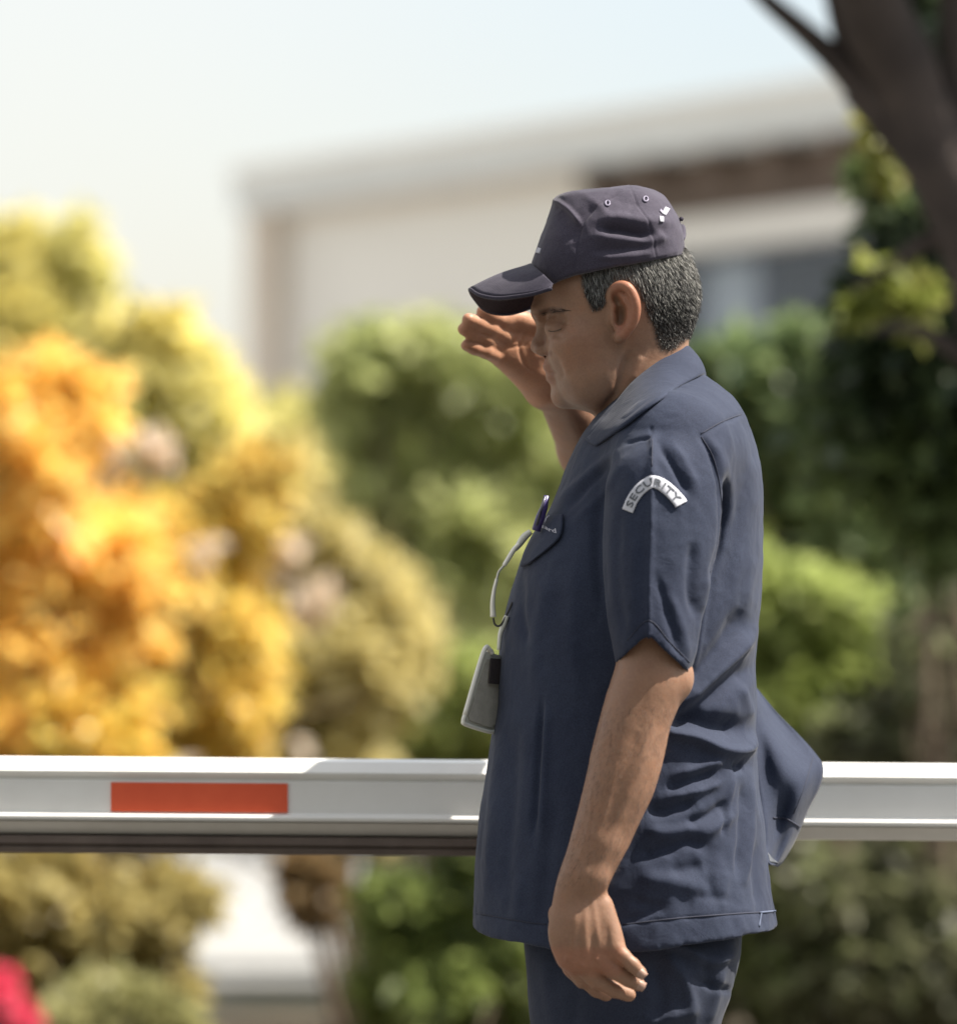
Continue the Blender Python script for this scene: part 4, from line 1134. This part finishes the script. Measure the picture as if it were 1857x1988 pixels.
# ------------------------------------------------------------------ vegetation
def leaf_mat(name, gloss=.35, trans=.35):
    m = bpy.data.materials.new(name); m.use_nodes = True
    n, l = m.node_tree.nodes, m.node_tree.links
    b = n['Principled BSDF']; out = n['Material Output']
    b.inputs['Roughness'].default_value = gloss; b.inputs['Specular IOR Level'].default_value = .5
    a = n.new('ShaderNodeAttribute'); a.attribute_name = 'tint'
    l.new(a.outputs['Color'], b.inputs['Base Color'])
    t = n.new('ShaderNodeBsdfTranslucent'); l.new(a.outputs['Color'], t.inputs['Color'])
    x = n.new('ShaderNodeMixShader'); x.inputs[0].default_value = trans + .06
    l.new(b.outputs[0], x.inputs[1]); l.new(t.outputs[0], x.inputs[2]); l.new(x.outputs[0], out.inputs['Surface'])
    return m
M_LEAF = leaf_mat('leaf', .4, .45); M_PETAL_BOKEH = leaf_mat('petal_and_bokeh', .6, .45)
M_BARK = grain(mat('brown_bark', rough=.9), (.035, .027, .025), (.085, .064, .054), 9, (.8, .02))
M_STEM = grain(mat('shrub_stem', rough=.9), (.10, .075, .05), (.17, .13, .09), 9, (.6, .01))
def leaves(blobs, n, size, pal, seed, jitter=.12, shell=.55, curl=.25, gap=.15, gscale=5.0, spray=38):
    """blobs: list of (centre, radii); leaf = folded diamond of 6 points"""
    rng = np.random.default_rng(seed)
    vol = np.array([r[0] * r[1] * r[2] for c, r in blobs]) ** .8; pick = rng.choice(len(blobs), int(n * 1.6), p=vol / vol.sum())
    C = np.array([b[0] for b in blobs])[pick]; Rr = np.array([b[1] for b in blobs])[pick]
    d = rng.normal(0, 1, (len(pick), 3)); d /= np.linalg.norm(d, axis=1)[:, None]
    rad = rng.random(len(pick)) ** (1 / 3) * (1 - shell) + shell * rng.random(len(pick)) ** .18
    lump = 1 + .40 * vnoise(d * 2.3 + C * 3 + seed)
    # leaves sit in sprays: each spray centre carries a few dozen leaves
    ns = max(8, len(pick) // spray); si = rng.integers(0, len(pick), ns); sp = rng.integers(0, ns, len(pick))
    C, d, Rr, rad, lump = C[si][sp], d[si][sp], Rr[si][sp], rad[si][sp], lump[si][sp]
    sr = np.minimum((size * rng.uniform(.5, 1.2, ns))[sp], .28 * Rr.mean(1))[:, None]
    P = C + d * Rr * (rad * lump)[:, None] + rng.normal(0, 1, (len(pick), 3)) * sr
    keep = vnoise(P * gscale + seed * 3.7) > -1 + gap * 2
    keep &= P[:, 2] > .02
    P = P[keep][:n]; d = d[keep][:n]; n = len(P)
    ax = d * .6 + rng.normal(0, .8, (n, 3)) + [0, 0, -.2]; ax /= np.linalg.norm(ax, axis=1)[:, None]
    sd_ = np.cross(ax, rng.normal(0, 1, (n, 3)) + [0, 0, 1.2]); sd_ /= np.linalg.norm(sd_, axis=1)[:, None]
    up = np.cross(sd_, ax)
    L = (size * rng.uniform(.6, 1.35, n))[:, None]; W = L * .30
    V = np.stack([P, P + ax * L * .45 + sd_ * W + up * L * .10, P + ax * L - up * L * curl * rng.random((n, 1)), P + ax * L * .45 - sd_ * W + up * L * .10, P + ax * L * .5], 1).reshape(-1, 3)
    b = np.arange(n)[:, None] * 5
    F = np.concatenate([b + np.array([[0, 1, 4]]), b + np.array([[1, 2, 4]]), b + np.array([[2, 3, 4]]), b + np.array([[3, 0, 4]])])
    pal = np.array(pal, float)
    k = (vnoise(P * 2.2 + seed) * .5 + .5) * .75 + rng.random(n) * .35
    k = np.clip(k, 0, .999) * (len(pal) - 1); i = k.astype(int); f = (k - i)[:, None]
    col = (pal[i] * (1 - f) + pal[np.minimum(i + 1, len(pal) - 1)] * f) * rng.uniform(.75, 1.25, (n, 1))
    return V, F, np.repeat(col, 5, 0)
def W(px, py, Y): return QY(px, py, Y)
def blob(px, py, Y, rx, ry, rd=None):
    s_ = Y / FPX
    return (W(px, py, Y), np.array([rx * s_, (rd if rd else (rx + ry) / 2) * s_, ry * s_]))
def broken(blobs, rng, k=9, f=.44):
    out = []
    for c, r in blobs:
        for _ in range(k):
            d = rng.normal(0, 1, 3); d /= np.linalg.norm(d)
            out.append((c + d * r * rng.uniform(.35, .78), r * f * rng.uniform(.6, 1.15)))
    return out
def stems(base, blobs, rng, r0=.03, per=2):
    """branching limbs from the base into every blob"""
    parts = []
    base = np.array(base, float)
    for c, r in blobs:
        for _ in range(per):
            e = c + rng.normal(0, .35, 3) * r; e[2] = max(e[2], .2)
            b = base + rng.normal(0, .05, 3) * [1, 1, 0]; b[2] = 0
            mid = b * .5 + e * .5 + rng.normal(0, .06, 3) * np.linalg.norm(e - b); mid[2] = max(mid[2], .05)
            p = spline([b, mid, e], 10)
            parts.append(tube(p, np.linspace(r0, r0 * .25, 10), 7))
            for _k in range(3):
                i = rng.integers(4, 9); e2 = p[i] + rng.normal(0, .6, 3) * r
                parts.append(tube(spline([p[i], (p[i] + e2) / 2 + rng.normal(0, .03, 3), e2], 6), np.linspace(r0 * .35, r0 * .1, 6), 5))
    return merge(parts)
def plant(name, label, cat, blobs, n, size, pal, seed, group=None, base=None, r0=.02, mat_=None, crown='foliage', stem='stem', per=2, **kw):
    rng = np.random.default_rng(seed + 100)
    c0 = np.mean([b[0] for b in blobs], axis=0); base = base if base is not None else (c0[0], c0[1], 0)
    o = empty(name, base, category=cat, label=label)
    if group: o['group'] = group
    V, F, C = leaves(broken(blobs, rng), int(n * 1.5), size, pal, seed, **kw)
    f = mesh_obj(crown, V, F, mat_ or M_LEAF, o, smooth=False, kind='stuff'); set_color(f.data, 'tint', C)
    V, F = stems(base, blobs, rng, r0, per); mesh_obj(stem, V, F, M_STEM, o)
    return o
GOLD_GLOW = [(.58, .46, .14), (.74, .64, .20), (.84, .78, .36), (.60, .58, .20)]  # gold, orange and amber palettes: warm lens glow painted into the leaf colour
ORANGE_GLOW = [(.90, .50, .09), (.95, .60, .14), (.94, .74, .26), (.90, .56, .11), (.72, .66, .18), (.94, .62, .14)]
AMBER_GLOW = [(.58, .34, .08), (.74, .50, .12), (.84, .70, .20), (.62, .44, .12), (.80, .48, .10)]
OLIVEG = [(.44, .34, .15), (.58, .50, .20), (.70, .62, .30), (.50, .43, .19)]
GREEN = [(.10, .13, .03), (.20, .26, .06), (.34, .42, .11), (.24, .30, .08)]
LIME = [(.20, .24, .07), (.32, .38, .11), (.48, .54, .20), (.38, .43, .15)]
DARK = [(.028, .048, .032), (.06, .09, .045), (.15, .20, .07), (.07, .10, .07)]
DARKB = [(.08, .08, .065), (.14, .155, .095), (.28, .31, .15), (.15, .15, .115)]
OLIVED = [(.24, .17, .06), (.36, .28, .10), (.50, .43, .18), (.30, .25, .09)]
PALE = [(.42, .35, .29), (.55, .48, .41), (.62, .56, .50)]

plant('golden_glow_tree', 'tall slim tree, warm glow painted into its golden leaves, rising highest at the far edge of the orange shrubs', 'tree', [blob(60, 640, 19, 110, 110), blob(130, 500, 19, 60, 100), blob(20, 500, 19, 60, 90), blob(150, 660, 19, 80, 90)], 5200, .10, GOLD_GLOW, 11, r0=.05, crown='crown', stem='trunk')
plant('orange_glow_shrub', 'dense shrub with warm glow painted into its orange leaves beside the golden tree', 'shrub', [blob(20, 860, 13, 170, 200), blob(120, 1120, 13, 210, 220), blob(-60, 1250, 13, 200, 260), blob(80, 1440, 13, 220, 180), blob(-90, 900, 13.3, 150, 200)], 10500, .075, ORANGE_GLOW, 12)
plant('yellow_glow_shrub', 'round shrub, warm glow painted into its bright yellow leaves, between the orange shrub and the olive one', 'shrub', [blob(290, 720, 15, 120, 110), blob(380, 850, 15, 110, 130), blob(230, 860, 15, 130, 130), blob(430, 800, 15, 60, 80), blob(330, 980, 15, 150, 130)], 8000, .08, GOLD_GLOW, 13, gap=.22, base=W(120, 1988, 15) * [1, 1, 0])
plant('amber_glow_shrub', 'low shrub, warm glow painted into its amber and yellow leaves, growing below the round yellow shrub', 'shrub', [blob(300, 1150, 14, 150, 180), blob(400, 1060, 14, 110, 130), blob(250, 1380, 14, 180, 160), blob(420, 1330, 14, 130, 180), blob(480, 970, 14, 70, 90)], 8000, .08, AMBER_GLOW, 14, gap=.2, base=W(150, 1988, 14) * [1, 1, 0])
plant('olive_shrub', 'loose olive green shrub standing before the white building corner', 'shrub', [blob(520, 1000, 15, 120, 130), blob(600, 1080, 15, 120, 150), blob(680, 1240, 15, 140, 180), blob(560, 1330, 15, 120, 160), blob(600, 1500, 15, 200, 120), blob(560, 930, 15, 55, 80)], 6500, .085, OLIVEG, 15, gap=.2, base=W(725, 1988, 15) * [1, 1, 0], r0=.014)
plant('green_shrub', 'tall light green shrub directly beyond the raised hand', 'shrub', [blob(760, 830, 17, 150, 130), blob(740, 720, 17, 110, 100), blob(880, 760, 17, 150, 140), blob(1020, 800, 17, 140, 160), blob(820, 960, 17, 150, 170), blob(980, 1080, 17, 190, 200), blob(1150, 900, 17, 150, 200)], 13000, .09, [(.28, .34, .12), (.42, .47, .18), (.60, .62, .30), (.36, .41, .16)], 16, gap=.16, base=W(860, 1988, 17) * [1, 1, 0])
plant('mossy_shrub', 'mossy green shrub with lime tips just above the barrier beside the badge', 'shrub', [blob(840, 1360, 15.5, 150, 160), blob(980, 1440, 15.5, 160, 130), blob(1120, 1350, 15.5, 200, 180), blob(760, 1480, 15.5, 120, 90)], 7500, .08, [(.20, .23, .08), (.32, .37, .13), (.48, .54, .20), (.27, .31, .11)], 17, gap=.15)
plant('brown_olive_bush', 'brown olive bush under the barrier near the pink flowers', 'bush', [blob(60, 1740, 12.5, 190, 120), blob(260, 1760, 12.5, 120, 130), blob(120, 1900, 12.5, 220, 160), blob(290, 1890, 12.5, 70, 130)], 7500, .07, OLIVED, 18, gap=.12)
plant('pale_leaved_bush', 'small pale olive bush at the foot of the brown olive bush', 'bush', [blob(190, 1970, 12.0, 110, 90), blob(310, 2015, 12.0, 80, 60)], 1800, .07, [(.24, .24, .09), (.36, .35, .15), (.50, .47, .26)], 19, gap=.2)
plant('hanging_brown_shrub', 'thin brown twiggy shrub hanging in front of the pale concrete path', 'shrub', [blob(600, 1690, 13, 60, 40), blob(620, 1735, 13, 25, 50)], 330,  .07, [(.2, .13, .06), (.34, .24, .12)], 20, gap=.2, base=W(730, 1988, 13) * [1, 1, 0], per=1)
plant('lime_tipped_bush', 'dark green bush with lime tips under the barrier beside the trousers', 'bush', [blob(790, 1760, 12, 110, 100), blob(930, 1740, 12, 130, 100), blob(860, 1900, 12, 170, 150), blob(980, 1920, 12, 130, 130), blob(760, 1970, 12, 70, 90)], 8000, .06, [(.035, .05, .025), (.08, .11, .04), (.28, .34, .10), (.12, .15, .05)], 21, gap=.1)
plant('pink_flowering_plant', 'pink flowering plant low beneath the brown olive bush', 'plant', [blob(-5, 1915, 11.5, 28, 36), blob(30, 1985, 11.5, 44, 26), blob(-30, 1960, 11.5, 50, 60)], 1300, .035, [(.65, .06, .12), (.8, .12, .2)], 22, mat_=M_PETAL_BOKEH, crown='blossom_and_bokeh', gap=.05)

plant('flowering_hedge', 'long yellow green hedge filling the gaps behind the orange, yellow and olive shrubs', 'hedge', [blob(x_, v_, 18.5, 150, 140) for x_, v_ in [(-60, 1000), (80, 1300), (200, 1120), (330, 1350), (420, 1120), (520, 1330), (640, 1120), (560, 940), (760, 1250), (900, 1280), (1050, 1300), (480, 1480), (250, 1500), (760, 1460)]], 26000, .10, [(.42, .36, .10), (.60, .54, .16), (.74, .70, .30), (.50, .47, .15)], 39, gap=.1, per=1, base=W(790, 1988, 18.5) * [1, 1, 0])
plant('dark_hedge', 'dark green hedge closing the gap behind the lime shrub and the shaded bush', 'hedge', [blob(x_, v_, 15.2, 160, 150) for x_, v_ in [(1420, 1250), (1600, 1150), (1760, 1250), (1900, 1200), (1500, 1500), (1680, 1520), (1850, 1500), (1600, 1680), (1780, 1700), (1450, 1700)]], 17000, .08, [(.05, .08, .045), (.10, .14, .07), (.20, .24, .11), (.12, .15, .10)], 40, gap=.05, per=1)
# right-hand side
tr = empty('leaning_tree', W(2010, 1700, 9.6) * [1, 1, 0], category='tree', label='leaning dark trunked tree with forked limbs beside the building')
tb = W(2010, 1700, 9.6) * [1, 1, 0]
main = spline([tb, W(2005, 1200, 9.6), W(1985, 800, 9.6), W(1925, 520, 9.6), W(1845, 335, 9.6), W(1762, 170, 9.6), W(1680, -20, 9.5), W(1610, -200, 9.4), W(1560, -420, 9.4), W(1600, -700, 9.4)], 60)
parts = [tube(main + .012 * np.stack([vnoise(main * 9), vnoise(main * 9 + 9), 0 * main[:, 0]], 1), np.interp(np.linspace(0, 1, 60), [0, .25, .52, .66, .8, 1], [.11, .085, .072, .066, .045, .012]), 16)]
mesh_obj('trunk', *merge(parts), M_BARK, tr)
def limb(pts, r, Y=9.6, n=26):
    p = spline([W(*q) if len(q) == 3 else W(q[0], q[1], Y) for q in pts], n)
    return tube(p, np.linspace(r[0], r[1], n), 9)
for pts, r in (([(1800, 330), (1720, 235), (1640, 135), (1560, 60), (1470, -20), (1400, -120)], (.040, .011)), ([(1950, 700), (1880, 380), (1862, 180), (1850, -160), (1880, -520), (1860, -760)], (.045, .012)),
               ([(1690, 195), (1650, 130), (1625, 60), (1600, -40)], (.020, .008)), ([(1790, 300), (1700, 235), (1640, 185)], (.03, .008)), ([(1880, 480), (1800, 470), (1720, 520), (1650, 560)], (.02, .005)), ([(1890, 700), (1780, 640), (1690, 640)], (.022, .006))):
    mesh_obj('limb', *limb(pts, r), M_BARK, tr)
V, F, C = leaves([blob(1860, 60, 10.5, 90, 130), blob(1880, 260, 10.5, 70, 130), blob(1850, 500, 10.5, 120, 140), blob(1790, 420, 10.4, 60, 60), blob(1830, 640, 10.5, 140, 120), blob(1780, 800, 10.6, 150, 130), blob(1870, 900, 10.6, 120, 160), blob(1770, 10, 10.8, 60, 50), blob(1700, 330, 10.2, 30, 36)], 17000, .065, DARK, 31, gap=.06)
f = mesh_obj('crown', V, F, M_LEAF, tr, smooth=False, kind='stuff'); set_color(f.data, 'tint', C)
V, F, C = leaves([blob(1715, 280, 10.1, 36, 36), blob(1750, 325, 10.1, 22, 20), blob(1690, 560, 10.0, 36, 40), blob(1655, 590, 10.0, 20, 26), blob(1800, 600, 10.0, 24, 30)], 420, .05, [(.16, .20, .04), (.26, .30, .07), (.42, .38, .13)], 32, gap=.05)  # sunlight on the dark crown put in as lighter leaf colour
f = mesh_obj('painted_sunlight_sprays', V, F, M_LEAF, tr, smooth=False, kind='stuff', label='yellow green sprays with sunlight painted into the leaf colour'); set_color(f.data, 'tint', C)
plant('dark_evergreen', 'dark bluish evergreen behind the nape of the neck', 'tree', [blob(1420, 740, 14, 120, 100), blob(1560, 760, 14, 130, 130), blob(1660, 860, 14, 150, 150), blob(1500, 930, 14, 130, 130), blob(1620, 1060, 14, 160, 150), blob(1740, 1050, 14, 140, 170), blob(1800, 900, 14, 120, 150)], 15000, .075, [(.06, .10, .07), (.12, .18, .09), (.32, .40, .16), (.17, .24, .19)], 33, r0=.05, crown='crown', stem='trunk', gap=.08)
plant('lime_shrub', 'bright lime green shrub between the back of the shirt and the dark evergreen', 'shrub', [blob(1490, 1180, 13, 110, 130), blob(1590, 1260, 13, 120, 140), blob(1500, 1380, 13, 140, 140), blob(1680, 1330, 13, 60, 80), blob(1600, 1440, 13, 90, 80), blob(1745, 1290, 13, 40, 60)], 7500, .07, LIME, 34, gap=.1)
plant('shaded_bush', 'shaded grey green bush above the barrier beneath the leaning tree', 'bush', [blob(1740, 1430, 12.4, 130, 90), blob(1840, 1340, 12.4, 120, 150), blob(1650, 1480, 12.6, 60, 60)], 5000, .06, DARKB, 35, gap=.06)
plant('pale_spotted_bush', 'pale beige spots on a bush beside the leaning tree', 'bush', [blob(1825, 950, 12, 40, 50), blob(1850, 1040, 12, 40, 60), blob(1790, 1000, 12, 26, 36), blob(1845, 1110, 12, 30, 40)], 700, .055, PALE, 36, mat_=M_PETAL_BOKEH, crown='blossom_and_bokeh', gap=.25, gscale=9)  # beige spots made as pale leaf clusters
plant('twiggy_hedge', 'brown twiggy hedge with scattered green leaves under the barrier behind his back', 'hedge', [blob(1560, 1760, 12, 150, 110), blob(1750, 1740, 12, 160, 110), blob(1500, 1920, 12, 160, 150), blob(1680, 1920, 12, 170, 150), blob(1850, 1900, 12, 150, 160), blob(1300, 1900, 12.2, 160, 150)], 13000, .055, [(.075, .075, .055), (.12, .12, .075), (.20, .20, .12), (.28, .34, .11)], 37, gap=.07, per=2, r0=.012)
# bokeh highlights painted in as pale leaf clusters among the shrubs
for nm, sp_, pl_ in (('amber_glow_shrub', [(205, 905, 30, 34), (300, 880, 26, 26), (400, 1068, 22, 26), (330, 1500, 20, 30)], 13.6), ('olive_shrub', [(468, 905, 38, 46), (510, 1100, 34, 44), (600, 1165, 46, 26), (490, 1400, 30, 40), (560, 1450, 22, 30), (555, 1060, 26, 30)], 14.4)):
    V, F, C = leaves([blob(a, b_, pl_, c * .6, d_ * .6) for a, b_, c, d_ in sp_], 60 * len(sp_), .06, [(.75, .62, .48), (.85, .76, .64)], 71, gap=0, spray=12)
    po = bpy.data.objects[nm]; f = mesh_obj('blossom_and_bokeh', V, F, M_PETAL_BOKEH, po, smooth=False, kind='stuff'); set_color(f.data, 'tint', C)
# crown of the leaning tree above the picture
V, F, C = leaves(broken([blob(1560, -560, 9.4, 330, 230), blob(1850, -640, 9.6, 330, 260), blob(1700, -850, 9.5, 400, 200), blob(1350, -420, 9.4, 200, 120), blob(2080, -420, 9.6, 220, 180)], np.random.default_rng(4)), 16000, .075, DARK, 38, gap=.06)
f = mesh_obj('crown', V, F, M_LEAF, tr, smooth=False, kind='stuff'); set_color(f.data, 'tint', C)
# the planting goes on past both edges of the picture
def copy_plant(src, dx, dy, label, rz=0):
    s_ = bpy.data.objects[src]; c = s_.copy(); COL.objects.link(c); c.location = s_.location + Vector((dx, dy, 0)); c.rotation_euler = (0, 0, rz); c['label'] = label
    for ch in s_.children:
        k = ch.copy(); COL.objects.link(k); k.parent = c
for a in (('lime_shrub', 1.9, .6, 'lime green shrub beyond the leaning tree', 1.2), ('mossy_shrub', 3.6, .4, 'mossy green shrub farthest past the leaning tree', 2.1), ('amber_glow_shrub', -1.5, .6, 'second amber shrub with the painted warm glow just past the orange shrub', 1.4),
          ('green_shrub', -2.4, -.8, 'light green shrub past the second amber shrub', 2.5), ('olive_shrub', -3.9, 0, 'olive shrub farthest along the planting bed from the building', .9), ('twiggy_hedge', 2.2, .3, 'brown twiggy hedge beyond the leaning tree', 3.1),
          ('brown_olive_bush', -1.6, 0, 'brown olive bush past the pink flowers', 2.0)):
    copy_plant(*a)
rw = np.random.default_rng(9); wood = []
for x in np.arange(-70, 75, 5.0):
    if -9 < x < 3: continue
    wood.append((np.array([x, 75 + rw.normal(0, 5), 2.2]), np.array([3.6, 2.5, rw.uniform(2.2, 3.6)])))
V, F, C = leaves(broken(wood, rw, 4), 26000, .5, [(.10, .12, .05), (.2, .22, .09), (.34, .34, .15)], 77, gap=.05)
f = mesh_obj('woodland', V, F, M_LEAF, smooth=False, kind='stuff', category='woodland', label='low far woodland along the edge of the lawn'); set_color(f.data, 'tint', C)
# far trees along the lawn
for k, (px, py, Y, rx, ry) in enumerate([(-60, 1080, 60, 210, 200), (250, 1120, 66, 200, 160), (560, 1150, 72, 180, 120)]):
    plant('far_tree', ['pale far tree farthest from the building', 'pale far tree in the middle of the three beyond the lawn', 'pale far tree nearest the building corner'][k], 'tree', [blob(px, py, Y, rx, ry), blob(px + 60, py + 60, Y, rx, ry * .8)], 5000, .35, [(.3, .26, .08), (.45, .40, .12), (.55, .48, .16)], 50 + k, group='far trees beyond the lawn', r0=.2, crown='crown', stem='trunk')

# unseen hedge added behind the camera to block sky light and deepen shade
hb = [blob(0, 0, 1, 1, 1)]
hb = [(np.array([x, -3.2 + .5 * math.sin(x), z]), np.array([1.5, 1.1, 1.5])) for x in np.arange(-9, 9.1, 1.5) for z in (1.2, 3.2, 5.2)]
plant('added_shade_hedge', 'tall dense dark hedge added out of view to block sky light', 'hedge', hb, 26000, .22, DARK, 61, base=(0, -3.2, 0), r0=.05, per=1, gap=.02, shell=.3, spray=20)

# ------------------------------------------------------------------ road barrier
BY = 6.30
def zb(v): return W(928, v, BY)[2]
barrier = empty('road_barrier', (0, BY, zb(1550)), category='barrier', label='white aluminium road barrier arm with red reflective stripe behind the man')
M_ALU = grain(mat('white_powder_coat', rough=.38), (.80, .785, .75), (.88, .87, .84), 7, (.05, .001))
M_LIP = grain(mat('warm_grey_lower_lip', rough=.5), (.62, .58, .52), (.72, .68, .62), 12, None)  # lip a warmer, darker grey than the rail
M_RUB = grain(mat('brown_black_rubber', rough=.85), (.10, .075, .062), (.15, .115, .095), 20, None)
M_RED = grain(mat('red_reflective_sheet', rough=.4), (.74, .10, .04), (.84, .135, .055), 14, None)
# profile in reference pixel height at x = 450 and depth offset (m); tilt adds across the length
prof = [(1474, .070), (1474, .030), (1478, .012), (1499, .000), (1503, .001), (1506, .004), (1511, .0095), (1514, .0100), (1517, .0065), (1519, .006), (1578, .006), (1580, .005), (1583, -.001), (1587, -.003), (1592, -.002), (1595, .003), (1600, .008), (1621, .018), (1623, .022), (1623, .070)]
SL = 14.5 / 1857
def run(px0, px1, prof, name, m, parent, bv=0.0):
    V = []
    for px in (px0, px1):
        for v, d in prof:
            q = W(px, v + (px - 450) * SL, BY); V.append([q[0], BY + d, q[2]])
    k = len(prof); V = np.array(V)
    F = [[i, (i + 1) % k, k + (i + 1) % k, k + i] for i in range(k)] + [list(range(k))[::-1], list(range(k, 2 * k))]
    return mesh_obj(name, V, F, m, parent, smooth=False)
PL, PR = -2700, 3300
run(PL, PR, prof[:16] + [(1596, .070)], 'rail', M_ALU, barrier)
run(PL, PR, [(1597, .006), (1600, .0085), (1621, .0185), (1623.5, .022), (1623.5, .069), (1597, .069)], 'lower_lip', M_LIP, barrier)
rb = run(PL, 985, [(1625, .012), (1627, .008), (1640, .006), (1642, .010), (1646, .0105), (1648, .007), (1658, .009), (1660, .014), (1660, .060), (1625, .060)], 'rubber_bumper', M_RUB, barrier)
for k in range(-1, 2):
    x0 = 215 + k * 1720
    run(x0, x0 + 343, [(1521 - (x0 + 170 - 450) * 0, .0035), (1577.5, .0035), (1577.5, .0058), (1521, .0058)], 'red_stripe', M_RED, barrier)
# end cap, post and cabinet stand outside the picture and carry the arm
run(PL - 20, PL, [(1470, -.004), (1626, -.004), (1626, .074), (1470, .074)], 'end_cap', M_RUB, barrier)
xr = W(PR, 1500, BY)[0]; xl = W(PL + 120, 1500, BY)[0]
cab = empty('barrier_cabinet', (xr + .1, BY + .2, 0), category='cabinet', label='grey barrier motor cabinet that carries the arm')
bevel_box('housing', (xr + .14, BY + .27, .52), (.36, .34, 1.04), M_FASC, cab, bev=.02)
bevel_box('lid', (xr + .14, BY + .27, 1.065), (.40, .38, .05), M_RUB, cab, bev=.015)
bevel_box('plinth', (xr + .14, BY + .27, .03), (.44, .42, .06), M_CONC, cab, bev=.01)
bevel_box('door', (xr + .14, BY + .095, .50), (.28, .012, .8), M_FASC, cab, bev=.004)
v2, f2 = tube([(xr + .03, BY + .075, zb(1575)), (xr + .03, BY + .20, zb(1575))], [.04, .04], 16); mesh_obj('pivot_shaft', v2, f2, M_RUB, cab)
post = empty('rest_post', (xl, BY + .04, 0), category='post', label='short steel rest post under the far end of the barrier arm')
zt = W(PL + 120, 1662 + (PL + 120 - 450) * SL, BY)[2]
v2, f2 = tube([(xl, BY + .036, 0), (xl, BY + .036, zt - .06)], [.03, .03], 16); mesh_obj('tube', v2, f2, M_FASC, post)
bevel_box('fork', (xl, BY + .036, zt - .035), (.06, .10, .05), M_RUB, post, bev=.005)
bevel_box('base_plate', (xl, BY + .036, .012), (.16, .16, .016), M_FASC, post, bev=.003)
print('total', time.time() - T0, 'objects', len(bpy.data.objects))
